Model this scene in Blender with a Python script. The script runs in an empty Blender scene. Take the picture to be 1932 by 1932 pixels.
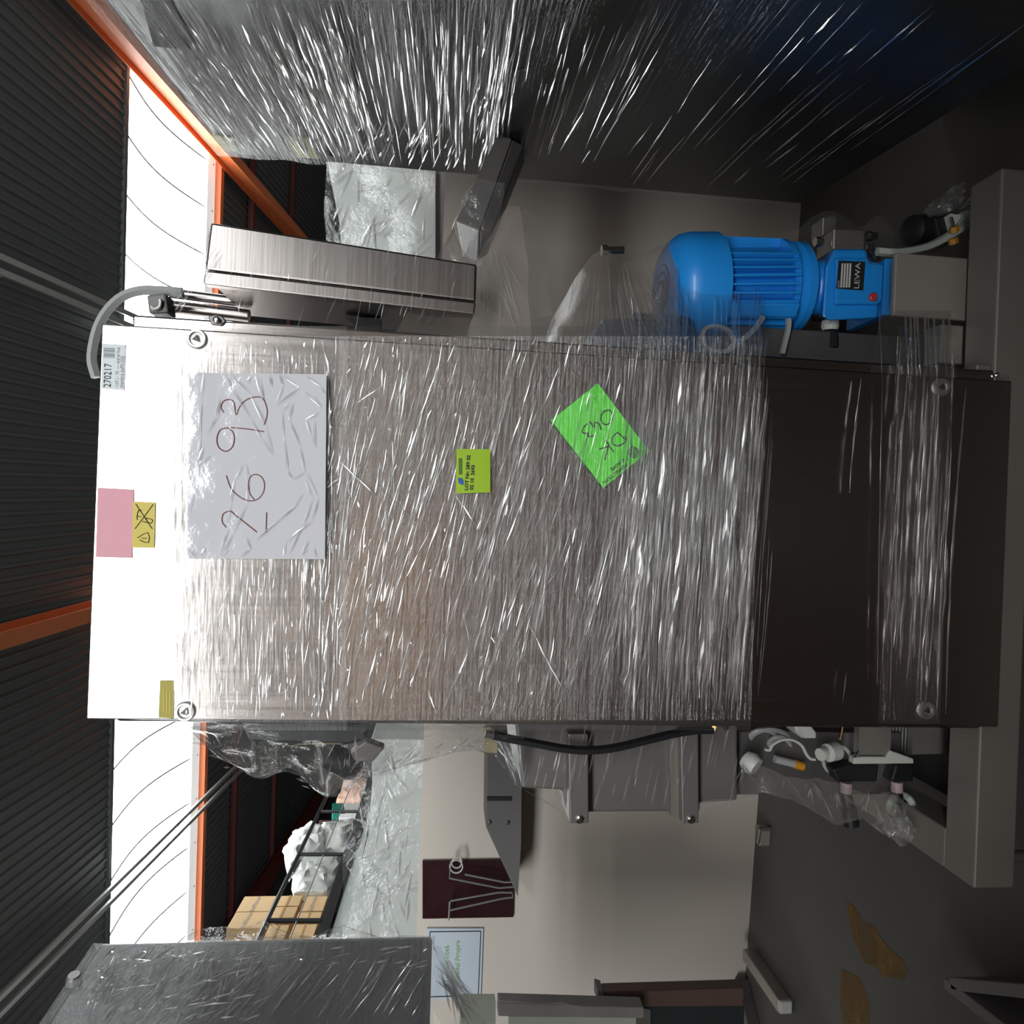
import bpy, bmesh, math, random
from mathutils import Vector as V, noise, Matrix
random.seed(7)
C = bpy.context.scene.collection
S = bpy.context.scene
R = math.radians

# ------------------------------------------------------------------ camera
FPX, ZC = 1300.0, 1.25
PIT, ROL = math.atan(131 / 1300), R(2.25)
_F = V((0, math.cos(PIT), -math.sin(PIT)))
_R0 = V((1, 0, 0)); _U0 = V((0, math.sin(PIT), math.cos(PIT)))
_r = _R0 * math.cos(ROL) + _U0 * math.sin(ROL)
_u = -_R0 * math.sin(ROL) + _U0 * math.cos(ROL)
EYE = V((0, 0, ZC))
cd = bpy.data.cameras.new('camera'); cam = bpy.data.objects.new('camera', cd); C.objects.link(cam)
cd.sensor_width = 36; cd.lens = 36 * FPX / 1932; cd.clip_start = 0.02; cd.clip_end = 200
# the phone was held on its side: the picture's left is the world's up
m3 = Matrix((-_u, _r, -_F)).transposed()
cam.matrix_world = Matrix.Translation(EYE) @ m3.to_4x4()
S.camera = cam

# ------------------------------------------------------------------ world, exposure
w = bpy.data.worlds.new('world'); S.world = w; w.use_nodes = True
w.node_tree.nodes['Background'].inputs[0].default_value = (0.75, 0.85, 1, 1)
w.node_tree.nodes['Background'].inputs[1].default_value = 0.05
S.view_settings.view_transform = 'Standard'; S.view_settings.look = 'None'
S.view_settings.gamma = 1; S.view_settings.use_curve_mapping = False
S.view_settings.exposure = 0.15
PALLET_ROWS = 5
SKY_FRONT, SKY_REAR = 9.0, 13.0        # radiance of the daylit translucent sheets
S.cycles.max_bounces = 7; S.cycles.diffuse_bounces = 3; S.cycles.glossy_bounces = 4
S.cycles.transmission_bounces = 4; S.cycles.transparent_max_bounces = 16
S.cycles.caustics_reflective = False; S.cycles.caustics_refractive = False
S.cycles.sample_clamp_indirect = 6
S.cycles.use_denoising = True

# ------------------------------------------------------------------ rays from the lens, used to measure the photo
def ray(px, py):
    return _F + _r * ((966 - py) / FPX) - _u * ((px - 966) / FPX)
def P(px, py, Y):                       # where pixel (px, py) meets the plane y = Y
    d = ray(px, py); return EYE + d * (Y / d.y)
def PP(px, py, o, n):                   # ... meets the plane through o with normal n
    d = ray(px, py); return EYE + d * ((V(o) - EYE).dot(n) / d.dot(n))
def PZ(px, py, z):
    return PP(px, py, (0, 0, z), V((0, 0, 1)))

# ------------------------------------------------------------------ materials
def mat(name, col, rough=.5, metal=0., var=0., vscale=8., bump=0., bscale=60., stretch=(1, 1, 1), emit=0., spec=.5, coat=0., alpha=1.):
    m = bpy.data.materials.new(name); m.use_nodes = True
    nt = m.node_tree; b = nt.nodes['Principled BSDF']
    b.inputs['Base Color'].default_value = (*col, 1); b.inputs['Roughness'].default_value = rough
    b.inputs['Metallic'].default_value = metal; b.inputs['Specular IOR Level'].default_value = spec
    b.inputs['Coat Weight'].default_value = coat; b.inputs['Alpha'].default_value = alpha
    if emit:
        b.inputs['Emission Color'].default_value = (*col, 1); b.inputs['Emission Strength'].default_value = emit
    if var or bump:
        tc = nt.nodes.new('ShaderNodeTexCoord'); mp = nt.nodes.new('ShaderNodeMapping')
        nt.links.new(tc.outputs['Object'], mp.inputs['Vector']); mp.inputs['Scale'].default_value = stretch
    if var:
        n = nt.nodes.new('ShaderNodeTexNoise'); n.inputs['Scale'].default_value = vscale; n.inputs['Detail'].default_value = 4
        nt.links.new(mp.outputs[0], n.inputs['Vector'])
        mx = nt.nodes.new('ShaderNodeMix'); mx.data_type = 'RGBA'
        mx.inputs[6].default_value = (*[c * (1 - var) for c in col], 1)
        mx.inputs[7].default_value = (*[min(1, c * (1 + var)) for c in col], 1)
        nt.links.new(n.outputs['Fac'], mx.inputs[0]); nt.links.new(mx.outputs[2], b.inputs['Base Color'])
        mr = nt.nodes.new('ShaderNodeMapRange'); mr.inputs['To Min'].default_value = max(.02, rough - .1 * var - .04); mr.inputs['To Max'].default_value = rough + .06
        nt.links.new(n.outputs['Fac'], mr.inputs['Value']); nt.links.new(mr.outputs[0], b.inputs['Roughness'])
    if bump:
        n2 = nt.nodes.new('ShaderNodeTexNoise'); n2.inputs['Scale'].default_value = bscale; n2.inputs['Detail'].default_value = 3
        nt.links.new(mp.outputs[0], n2.inputs['Vector'])
        bp = nt.nodes.new('ShaderNodeBump'); bp.inputs['Strength'].default_value = bump; bp.inputs['Distance'].default_value = .01
        nt.links.new(n2.outputs['Fac'], bp.inputs['Height']); nt.links.new(bp.outputs[0], b.inputs['Normal'])
    return m

def film_mat(name, refl=.1, rough=.12, haze=.0, tint=(1, 1, 1), bump=.0, scale=(3, 3, 60), rot=(0, 0, 0), bscale=6., milk=(.85, .86, .88), graze=.35):
    """clear plastic film: mostly see-through, a glossy share, a little milky scatter, wrinkled in fine relief"""
    m = bpy.data.materials.new(name); m.use_nodes = True
    nt = m.node_tree; nt.nodes.clear(); L = nt.links.new
    out = nt.nodes.new('ShaderNodeOutputMaterial')
    tr = nt.nodes.new('ShaderNodeBsdfTransparent'); tr.inputs[0].default_value = (*tint, 1)
    gl = nt.nodes.new('ShaderNodeBsdfGlossy'); gl.inputs['Roughness'].default_value = rough
    gl.inputs['Color'].default_value = (1, 1, 1, 1)
    df = nt.nodes.new('ShaderNodeBsdfDiffuse'); df.inputs[0].default_value = (*milk, 1)
    a = nt.nodes.new('ShaderNodeMixShader'); a.inputs[0].default_value = haze
    b = nt.nodes.new('ShaderNodeMixShader')
    lw = nt.nodes.new('ShaderNodeLayerWeight'); lw.inputs['Blend'].default_value = .25
    mr = nt.nodes.new('ShaderNodeMapRange'); mr.inputs['To Min'].default_value = refl; mr.inputs['To Max'].default_value = min(.9, refl + graze)
    L(lw.outputs['Facing'], mr.inputs['Value']); L(mr.outputs[0], b.inputs[0])
    L(tr.outputs[0], a.inputs[1]); L(df.outputs[0], a.inputs[2])
    L(a.outputs[0], b.inputs[1]); L(gl.outputs[0], b.inputs[2]); L(b.outputs[0], out.inputs[0])
    if bump:
        tc = nt.nodes.new('ShaderNodeTexCoord'); mp = nt.nodes.new('ShaderNodeMapping')
        mp.inputs['Scale'].default_value = scale; mp.inputs['Rotation'].default_value = rot
        L(tc.outputs['Object'], mp.inputs['Vector'])
        n = nt.nodes.new('ShaderNodeTexNoise'); n.inputs['Scale'].default_value = bscale; n.inputs['Detail'].default_value = 5; n.inputs['Roughness'].default_value = .6
        L(mp.outputs[0], n.inputs['Vector'])
        bp = nt.nodes.new('ShaderNodeBump'); bp.inputs['Strength'].default_value = bump; bp.inputs['Distance'].default_value = .01
        L(n.outputs['Fac'], bp.inputs['Height']); L(bp.outputs[0], gl.inputs['Normal'])
    return m

def steel_mat(name, col, rough=.25, axis=0, bump=.04):
    st = [60, 60, 60]; st[axis] = 1.2
    return mat(name, col, rough, 1., var=.10, vscale=3., bump=bump, bscale=5., stretch=st)

M = {}
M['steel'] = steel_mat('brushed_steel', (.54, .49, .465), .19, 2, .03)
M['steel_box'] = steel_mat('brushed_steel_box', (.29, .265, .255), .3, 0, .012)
M['steel_dull'] = mat('dull_steel', (.50, .47, .45), .42, .9, var=.12, vscale=5)
M['steel_dark'] = mat('dark_steel', (.20, .19, .19), .45, .7, var=.15)
M['steel_side'] = steel_mat('machine_steel', (.034, .036, .036), .34, 1, .03)
M['chrome'] = mat('chrome', (.75, .74, .73), .12, 1.)
M['film'] = film_mat('stretch_film', .05, .16, .02, bump=.5, scale=(1.2, 1, 26), bscale=5)
M['film_dense'] = film_mat('stretch_film_dense', .07, .16, .10, bump=1.0, scale=(3.5, 1, 40), bscale=5)
M['film_loose'] = film_mat('loose_film', .05, .12, .035, bump=.8, scale=(1, 1, 1), bscale=22)
M['film_hazy'] = film_mat('hazy_film', .05, .2, .15, bump=.5, scale=(14, 14, 2), bscale=4, milk=(.55, .5, .46))
M['film_side'] = film_mat('side_film', .04, .16, .03, bump=.5, scale=(1, 1.0, 30), bscale=5, graze=.10)
M['film_milky'] = film_mat('milky_side_film', .06, .18, .17, bump=.8, scale=(1, 1.0, 22), bscale=5, graze=.15)
M['side_white'] = film_mat('side_film_pleat', .42, .2, .42, milk=(.95, .96, .95))
M['fold_white'] = film_mat('film_pleat_milky', .26, .2, .30, milk=(.95, .95, .96))
M['fold'] = film_mat('film_fold', .30, .20, .10)
M['fold_bright'] = film_mat('film_fold_bright', .38, .22, .32)
M['fold_soft'] = film_mat('film_fold_soft', .12, .25, .12)
M['sleeve'] = film_mat('clear_sleeve', .04, .1, .02, bump=.25, scale=(1, 1, 1), bscale=9)
M['paper'] = mat('white_paper', (.62, .61, .66), .7, var=.03, vscale=6)
M['ink_red'] = mat('brown_red_ink', (.20, .045, .03), .6, var=.05)
M['ink'] = mat('black_ink', (.012, .012, .014), .6, var=.05)
M['ink_grey'] = mat('grey_print', (.25, .27, .28), .7, var=.05)
M['sticker'] = mat('grey_sticker', (.62, .66, .68), .5, var=.03)
M['pink'] = mat('pink_card', (.72, .36, .42), .75, var=.05, vscale=20)
M['yellow'] = mat('yellow_card', (.62, .50, .10), .6, var=.12, vscale=15)
M['olive'] = mat('olive_yellow_sticker', (.36, .30, .025), .5, var=.12, vscale=15)
M['green'] = mat('bright_green_card', (.085, .68, .02), .6, var=.04, vscale=20)
M['lime'] = mat('lime_sticker', (.30, .46, .025), .35, var=.12, vscale=20)
M['logo_blue'] = mat('blue_print', (.02, .09, .35), .5, var=.1)
M['print_green'] = mat('green_print', (.30, .50, .28), .6, var=.05)
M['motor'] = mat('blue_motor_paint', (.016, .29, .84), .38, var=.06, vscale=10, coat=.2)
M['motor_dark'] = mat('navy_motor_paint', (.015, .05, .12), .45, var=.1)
M['red'] = mat('red_plastic', (.50, .05, .05), .4, var=.05)
M['black'] = mat('black_rubber', (.012, .012, .014), .45, var=.1)
M['blackmetal'] = mat('black_painted_steel', (.018, .02, .022), .4, var=.1)
M['white_plastic'] = mat('white_plastic', (.62, .62, .58), .4, var=.04)
M['clear_tube'] = mat('milky_tube', (.50, .54, .48), .3, var=.1)
M['grey_hose'] = mat('grey_hose', (.36, .37, .36), .4, var=.06)
M['grey_paint'] = mat('grey_paint', (.15, .14, .14), .5, var=.05, vscale=5)
M['tank_grey'] = mat('tank_grey_steel', (.19, .175, .17), .42, .3, var=.08, vscale=6)
M['pedestal_grey'] = mat('warm_grey_plate', (.30, .27, .24), .5, .2, var=.06)
M['drape'] = film_mat('hazy_brown_drape', .05, .25, .34, bump=.4, scale=(14, 14, 2), bscale=4, milk=(.40, .34, .30))
M['brass'] = mat('brass', (.55, .36, .16), .3, 1., var=.1)
M['orange'] = mat('orange_beam_paint', (.66, .17, .055), .5, var=.08, vscale=4)
M['redbeam'] = mat('dark_red_beam_paint', (.075, .012, .008), .55, var=.12, vscale=3)
M['roof'] = mat('dark_roof_sheet', (.085, .095, .095), .5, var=.08, vscale=1.5)
M['wall'] = mat('dark_warehouse_wall', (.03, .027, .027), .7, var=.15, vscale=1.)
M['flash'] = mat('pale_grey_flashing', (.42, .46, .46), .5, var=.06)
M['galv'] = mat('galvanised_channel', (.42, .43, .41), .35, .6, var=.08)
M['cream'] = mat('cream_panel', (.62, .55, .49), .45, var=.03, vscale=3, bump=.02, bscale=300)
M['pale'] = mat('pale_grey_panel', (.50, .52, .50), .4, var=.06, vscale=4)
M['maroon'] = mat('maroon_plate', (.028, .006, .009), .25, var=.2, vscale=10)
M['floor'] = mat('concrete_floor', (.10, .095, .09), .55, var=.25, vscale=2.5, bump=.05, bscale=40)
M['stain'] = mat('ochre_paint_wear', (.22, .12, .03), .6, var=.35, vscale=9)
_nt = M['stain'].node_tree; _b = _nt.nodes['Principled BSDF']
_n = _nt.nodes.new('ShaderNodeTexNoise'); _n.inputs['Scale'].default_value = 11; _n.inputs['Detail'].default_value = 8; _n.inputs['Roughness'].default_value = .7
_t = _nt.nodes.new('ShaderNodeTexCoord'); _nt.links.new(_t.outputs['Object'], _n.inputs['Vector'])
_m = _nt.nodes.new('ShaderNodeMapRange'); _m.inputs['From Min'].default_value = .36; _m.inputs['From Max'].default_value = .64; _m.inputs['To Min'].default_value = .12; _m.inputs['To Max'].default_value = .85
_nt.links.new(_n.outputs['Fac'], _m.inputs['Value']); _nt.links.new(_m.outputs[0], _b.inputs['Alpha'])
M['cardboard'] = mat('cardboard', (.62, .42, .22), .75, var=.06, vscale=5)
M['cardboard_rear'] = mat('brown_cardboard', (.40, .29, .22), .75, var=.1, vscale=4)
M['cardboard_orange'] = mat('orange_brown_cardboard', (.72, .36, .13), .75, var=.1, vscale=4)
M['cardboard_dark'] = mat('dark_brown_cardboard', (.26, .19, .155), .75, var=.1, vscale=4)
M['crease'] = film_mat('pocket_crease', .22, .2, .35, milk=(.95, .95, .97))
M['tape'] = mat('packing_tape', (.50, .32, .13), .3, var=.05)
M['greenbox'] = mat('green_plastic', (.01, .16, .12), .4, var=.08)
M['bag'] = mat('white_plastic_bag', (.80, .82, .82), .3, var=.05, bump=.5, bscale=6)
M['bag_clear'] = mat('grey_plastic_wrap', (.52, .54, .52), .22, var=.2, vscale=5, bump=.9, bscale=5)
M['pinkwrap'] = mat('peach_wrapped_goods', (.72, .46, .36), .35, var=.2, vscale=5, bump=.5, bscale=8)
M['brownboard'] = mat('brown_board', (.085, .05, .042), .4, var=.2, vscale=8)
M['greenish'] = mat('pale_green_panel', (.36, .40, .33), .5, var=.06)
M['amber'] = mat('orange_label', (.60, .26, .02), .5, var=.05)
M['tan'] = mat('tan_tape', (.30, .25, .15), .45, var=.08)
M['steel_rail'] = mat('satin_steel_rail', (.33, .305, .275), .5, .6, var=.08, vscale=6)

def sky_sheet(name, L):
    m = bpy.data.materials.new(name); m.use_nodes = True; nt = m.node_tree
    b = nt.nodes['Principled BSDF']; b.inputs['Base Color'].default_value = (.8, .85, .85, 1)
    b.inputs['Emission Color'].default_value = (.95, 1, 1, 1); b.inputs['Emission Strength'].default_value = L
    return m
M['skylight'] = sky_sheet('daylit_rooflight_sheet', SKY_FRONT)
M['dim_sheet'] = sky_sheet('shaded_rooflight_sheet', .45)
M['rearlight'] = sky_sheet('daylit_wall_sheet', SKY_REAR)

# ------------------------------------------------------------------ building helpers
class MB:
    def __init__(s): s.v = []; s.f = []
    def add(s, vs, fs):
        o = len(s.v); s.v += [tuple(v) for v in vs]; s.f += [tuple(i + o for i in f) for f in fs]; return s
    def box(s, a, b):
        (x0, y0, z0), (x1, y1, z1) = a, b
        return s.hexa([(x0, y0, z0), (x1, y0, z0), (x1, y0, z1), (x0, y0, z1)], [(x0, y1, z0), (x1, y1, z0), (x1, y1, z1), (x0, y1, z1)])
    def hexa(s, f, b):
        return s.prism2(f, b)
    def prism2(s, f, b):
        n = len(f)
        return s.add(list(f) + list(b), [tuple(range(n))[::-1], tuple(range(n, 2 * n))] + [(i, (i + 1) % n, (i + 1) % n + n, i + n) for i in range(n)])
    def prism(s, pts, d):
        d = V(d); return s.prism2([V(p) for p in pts], [V(p) + d for p in pts])
    def tube(s, pts, r, n=8, closed=False, cap=True):
        pts = [V(p) for p in pts]; N = len(pts); rs = r if isinstance(r, (list, tuple)) else [r] * N
        vs = []; prev = None
        for i, p in enumerate(pts):
            t = (pts[min(i + 1, N - 1)] - pts[max(i - 1, 0)]) if not closed else pts[(i + 1) % N] - pts[i - 1]
            t = t.normalized() if t.length > 1e-9 else V((0, 0, 1))
            if prev is None:
                a = t.orthogonal().normalized()
            else:
                a = prev - t * prev.dot(t)
                a = a.normalized() if a.length > 1e-6 else t.orthogonal().normalized()
            prev = a; b = t.cross(a)
            for k in range(n):
                q = 2 * math.pi * k / n; vs.append(p + (a * math.cos(q) + b * math.sin(q)) * rs[i])
        fs = []
        for i in range(N if closed else N - 1):
            j = (i + 1) % N
            for k in range(n): fs.append((i * n + k, i * n + (k + 1) % n, j * n + (k + 1) % n, j * n + k))
        if not closed and cap: fs += [tuple(range(n))[::-1], tuple(range((N - 1) * n, N * n))]
        return s.add(vs, fs)
    def lathe(s, prof, o, ax, n=32):      # prof: (r, h) list along axis ax from o
        ax = V(ax).normalized(); a = ax.orthogonal().normalized(); b = ax.cross(a); o = V(o); vs = []
        for r_, h in prof:
            for k in range(n):
                q = 2 * math.pi * k / n; vs.append(o + ax * h + (a * math.cos(q) + b * math.sin(q)) * r_)
        N = len(prof); fs = []
        for i in range(N - 1):
            for k in range(n): fs.append((i * n + k, i * n + (k + 1) % n, (i + 1) * n + (k + 1) % n, (i + 1) * n + k))
        fs += [tuple(range(n))[::-1], tuple(range((N - 1) * n, N * n))]
        return s.add(vs, fs)
    def grid(s, fn, nu, nv):
        vs = [fn(i / nu, j / nv) for j in range(nv + 1) for i in range(nu + 1)]
        return s.add(vs, [(j * (nu + 1) + i, j * (nu + 1) + i + 1, (j + 1) * (nu + 1) + i + 1, (j + 1) * (nu + 1) + i) for j in range(nv) for i in range(nu)])
    def mesh(s, name, m, smooth=False, bevel=0.):
        me = bpy.data.meshes.new(name); me.from_pydata(s.v, [], s.f)
        bm = bmesh.new(); bm.from_mesh(me); bmesh.ops.recalc_face_normals(bm, faces=bm.faces)
        if bevel:
            es = [e for e in bm.edges if len(e.link_faces) == 2 and e.calc_face_angle(0) > .5]
            bmesh.ops.bevel(bm, geom=es, offset=bevel, segments=2, affect='EDGES', profile=.5, clamp_overlap=True)
        bm.to_mesh(me); bm.free()
        if smooth:
            for p in me.polygons: p.use_smooth = True
            me.set_sharp_from_angle(angle=R(40))
        me.materials.append(M[m] if isinstance(m, str) else m); return me
    def obj(s, name, m, parent=None, smooth=False, bevel=0.):
        return link(name, s.mesh(name, m, smooth, bevel), parent)
def link(name, me, parent=None):
    o = bpy.data.objects.new(name, me); C.objects.link(o)
    if parent is not None:
        o.parent = parent
        o.matrix_parent_inverse = world_of(parent).inverted()
    return o
def world_of(o):
    m = o.matrix_basis.copy()
    if o.parent is not None: m = world_of(o.parent) @ o.matrix_parent_inverse @ m
    return m
def thing(name, loc, label, cat, group=None):
    o = bpy.data.objects.new(name, None); C.objects.link(o); o.location = loc; o.empty_display_size = .05
    return tag(o, label, cat, group)
def tag(o, label, cat, group=None, kind=None):
    o['label'] = label; o['category'] = cat
    if group: o['group'] = group
    if kind: o['kind'] = kind
    return o
def struct(o):
    o['kind'] = 'structure'; return o
def mirror_stuff(o):
    o['kind'] = 'stuff'; return o
def smooth_path(pts, n=6):               # Catmull-Rom through pts
    pts = [V(p) for p in pts]; q = [pts[0] * 2 - pts[1]] + pts + [pts[-1] * 2 - pts[-2]]; out = []
    for i in range(1, len(q) - 2):
        a, b, c, d = q[i - 1:i + 3]
        for k in range(n):
            t = k / n
            out.append(.5 * ((2 * b) + (c - a) * t + (2 * a - 5 * b + 4 * c - d) * t * t + (3 * b - a - 3 * c + d) * t ** 3))
    return out + [pts[-1]]
def text(body, size, m, parent, o, right, up, name='lettering', align='LEFT', sx=1., bold=0.):
    cu = bpy.data.curves.new('t', 'FONT'); cu.body = body; cu.size = size; cu.align_x = align; cu.resolution_u = 2; cu.offset = bold
    ob = bpy.data.objects.new('t', cu); C.objects.link(ob)
    dg = bpy.context.evaluated_depsgraph_get(); me = bpy.data.meshes.new_from_object(ob.evaluated_get(dg))
    bpy.data.objects.remove(ob); bpy.data.curves.remove(cu)
    right = V(right).normalized(); up = V(up).normalized(); o = V(o)
    for v in me.vertices: v.co = o + right * v.co.x * sx + up * v.co.y
    me.materials.clear(); me.materials.append(M[m]); return link(name, me, parent)
def stroke(mb, pts, r, mp, sm=4):
    q = [mp(*p) for p in pts]
    mb.tube(smooth_path(q, sm) if len(q) > 2 else q, r, 5)
def quad_px(mb, pts, mp, th):
    q = [mp(*p) for p in pts]; n = (q[1] - q[0]).cross(q[2] - q[0]).normalized()
    if n.dot(q[0] - EYE) < 0: n = -n
    return mb.prism(q, n * th)

def folds(name, m, parent, mp, specs, rng, toward=None):
    """pleats of film: each one a low flat-sided ridge, tapered at both ends, its two sides tilted at random"""
    mb = MB()
    for (a, b, wpx, h) in specs:
        L = math.hypot(b[0] - a[0], b[1] - a[1]); n = max(3, min(14, int(L / 28) + 2))
        pts = []; jx = rng.uniform(-.012, .012) * L; jw = max(1.2, wpx * .5)
        nx, ny = -(b[1] - a[1]) / max(L, 1e-6), (b[0] - a[0]) / max(L, 1e-6)
        for i in range(n + 1):
            t = i / n; off = jx * math.sin(t * math.pi) + rng.uniform(-jw, jw) * (.35 if 0 < i < n else 0)
            pts.append((a[0] + (b[0] - a[0]) * t + nx * off, a[1] + (b[1] - a[1]) * t + ny * off))
        c = [mp(*p) for p in pts]
        vs = []
        for i, p in enumerate(c):
            t = (c[min(i + 1, n)] - c[max(i - 1, 0)]).normalized(); view = (EYE - p).normalized() if toward is None else toward
            s_ = t.cross(view).normalized()
            px = (p - EYE).length / FPX; k = max(.12, math.sin(math.pi * min(1, max(0, i / n))) ** .45)
            ww = wpx * px * k * rng.uniform(.7, 1.3); sk = rng.uniform(-.6, .6)
            vs += [p - s_ * ww * .5, p + s_ * ww * .5 * sk + view * ww * h * rng.uniform(.25, 1.1), p + s_ * ww * .5]
        mb.add(vs, [(3 * i + k, 3 * i + k + 1, 3 * i + k + 4, 3 * i + k + 3) for i in range(n) for k in (0, 1)])
    o = mb.obj(name, m, parent); o['kind'] = 'stuff'; return o

# ================================================================== THE HALL
TH = R(2.0); EX = V((math.cos(TH), -math.sin(TH), 0)); EY = V((math.sin(TH), math.cos(TH), 0))
H0, KS = 8.95, .1116
def bp(s, t, dz=0., z=None):             # hall coordinates: s across, t along, height under the roof or absolute
    p = EX * s + EY * t; p.z = (ZC + H0 - KS * t + dz) if z is None else z; return p
RN = (V((0, 0, 1)) + EY * KS).normalized()
def PR(px, py, dz=0.):
    p = PP(px, py, bp(0, 0, dz), RN); return p.dot(EX), p.dot(EY)

fl = MB().add([bp(-24, -14, z=0), bp(24, -14, z=0), bp(24, 34, z=0), bp(-24, 34, z=0)], [(0, 1, 2, 3)]).obj('floor', 'floor'); struct(fl)
for pts in ([(1597, 1701), (1602, 1735), (1612, 1775), (1632, 1818), (1650, 1822), (1668, 1842), (1690, 1846), (1705, 1850), (1712, 1832), (1705, 1812), (1684, 1795), (1662, 1770), (1650, 1748), (1628, 1738), (1612, 1710)],
            [(1588, 1828), (1584, 1880), (1590, 1931), (1640, 1931), (1640, 1890), (1622, 1845)]):
    MB().prism([PZ(x, y, .0005) for x, y in pts], (0, 0, .0008)).obj('paint_stain', 'stain', fl)
ceil = thing('ceiling', bp(0, 0), 'x', 'x'); del ceil['label'], ceil['category']; struct(ceil)
def roof_panel(t0, t1):
    mb = MB(); pr = []
    for k in range(5):
        a = k * .23; pr += [(a, 0), (a + .13, 0), (a + .155, -.045), (a + .205, -.045)]
    pr.append((1.15, 0))
    mb.add([bp(a, t, d) for t in (t0, t1) for a, d in pr], [(i, i + 1, i + 1 + len(pr), i + len(pr)) for i in range(len(pr) - 1)])
    return mb.mesh('roof_panel', 'roof')
for t0, t1 in ((-14, 16), (20.2, 34)):
    me = roof_panel(t0, t1)
    for k in range(42):
        o = link('roof_panel', me, ceil); o.location = EX * (-24 + 1.15 * k) + bp(0, 0) * 0
def hall_box(name, m, parent, s0, s1, t0, t1, d0, d1, bevel=0.):
    f = [bp(s0, t0, d0), bp(s1, t0, d0), bp(s1, t0, d1), bp(s0, t0, d1)]; b = [bp(s0, t1, d0), bp(s1, t1, d0), bp(s1, t1, d1), bp(s0, t1, d1)]
    return MB().hexa(f, b).obj(name, m, parent, bevel=bevel)
# rooflight: arched daylit sheets between two glazing lines
win = thing('window_1', bp(0, 18), 'x', 'x'); del win['label'], win['category']; struct(win)
s_ref, _ = PR(231, 365)
def arch(t): return bp(0, t, .30 * math.sin(math.pi * (t - 16) / 4.1))
s0 = s_ref - 1.27 * 21
pm = MB(); n = 12
pm.add([arch(16 + 4.1 * j / n) + EX * a for j in range(n + 1) for a in (0, 1.27)], [(2 * j, 2 * j + 1, 2 * j + 3, 2 * j + 2) for j in range(n)])
pm = pm.mesh('pane', 'skylight')
gm = MB().tube([arch(16 + 4.1 * j / n) + V((0, 0, -.05)) for j in range(n + 1)], .026, 5).mesh('glazing_bar', 'blackmetal')
for k in range(38):
    o = link('pane', pm, win); o.location = EX * (s0 + 1.27 * k)
    o = link('glazing_bar', gm, win); o.location = EX * (s0 + 1.27 * k)
hall_box('sheet_end', 'dim_sheet', win, -24, 24, 19.75, 20.2, -.06, -.02)  # lower end of the translucent sheet, given a dim glow of its own
# beams
def beam(name, m, label, *a):
    o = hall_box(name, m, None, *a); return struct(o)
beam('trim_7', 'roof', '', -24, 24, 15.9, 16.0, -.075, .0)
hb = beam('trim_1', 'orange', '', -24, 24, 20.2, 20.38, -.22, .0)
for i, (t, dz) in enumerate(((22.5, -.22), (26.2, -.2))):
    beam('trim_%d' % (2 + i), 'redbeam', '', -24, 24, t, t + .16, dz, -.05)
def rafter(k, px, py, m, h=.5, wd=.28):
    s, _ = PR(px, py, -.3); mb = MB()
    for (a, b, c, d) in ((-wd / 2, wd / 2, -.25 - h, -.22 - h), (-wd / 2, wd / 2, -.28, -.25), (-.012, .012, -.22 - h, -.28)):
        f = [bp(s + a, -14, c), bp(s + b, -14, c), bp(s + b, -14, d), bp(s + a, -14, d)]
        g = [bp(s + a, 34, c), bp(s + b, 34, c), bp(s + b, 34, d), bp(s + a, 34, d)]
        mb.hexa(f, g)
    return struct(mb.obj('trim_%d' % k, m))
rafter(4, 300, 172, 'orange'); rafter(5, 80, 1172, 'orange'); rafter(6, 470, 1690, 'redbeam')
for nm, pts, lab in (('cable_channel', ((100, 530), (92, 552)), 'pair of pale cable channels under roof above the steel control box'),
                     ('cable_channel', ((220, 1664), (236, 1672)), 'pair of pale cable channels crossing the rooflight beside the mezzanine')):
    th = None
    for (x, y) in pts:
        s, _ = PR(x, y, -.5)
        if th is None: th = thing(nm, bp(s, 10, -.5), lab, 'channel', 'cable channels under the roof')
        hall_box('bar', 'galv', th, s - .05, s + .05, -12, 33, -.56, -.5)
    for t in (6, 12, 18.5, 24):
        hall_box('hanger', 'galv', th, s - .02, s + .02, t, t + .03, -.5, -.04)
# walls
def wall(name, a, b, z0, z1, m='wall'):
    return struct(MB().add([bp(*a, z=z0), bp(*b, z=z0), bp(*b, z=z1), bp(*a, z=z1)], [(0, 1, 2, 3)]).obj(name, m))
wall('wall_far', (-24, 34), (24, 34), 0, 7); wall('wall_left', (-24, -14), (-24, 34), 0, 12); wall('wall_right', (24, -14), (24, 34), 0, 12)
wall('wall_rear', (-24, -14), (24, -14), 0, 12)
w2 = wall('window_2', (-12, -13.9), (12, -13.9), 7.4, 11.2, 'rearlight')
w3 = struct(MB().add([bp(11.5, 7, -.07), bp(20, 7, -.07), bp(20, 15, -.07), bp(11.5, 15, -.07)], [(0, 1, 2, 3)]).obj('added_rooflight', 'skylight'))  # rooflight added out of view to brighten the left wrapped cabinet
for k in range(9):
    t_ = 7 + k
    hall_box('glazing_bar', 'galv', w3, 11.4, 20.1, t_ - .03, t_ + .03, -.14, -.075)

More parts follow.
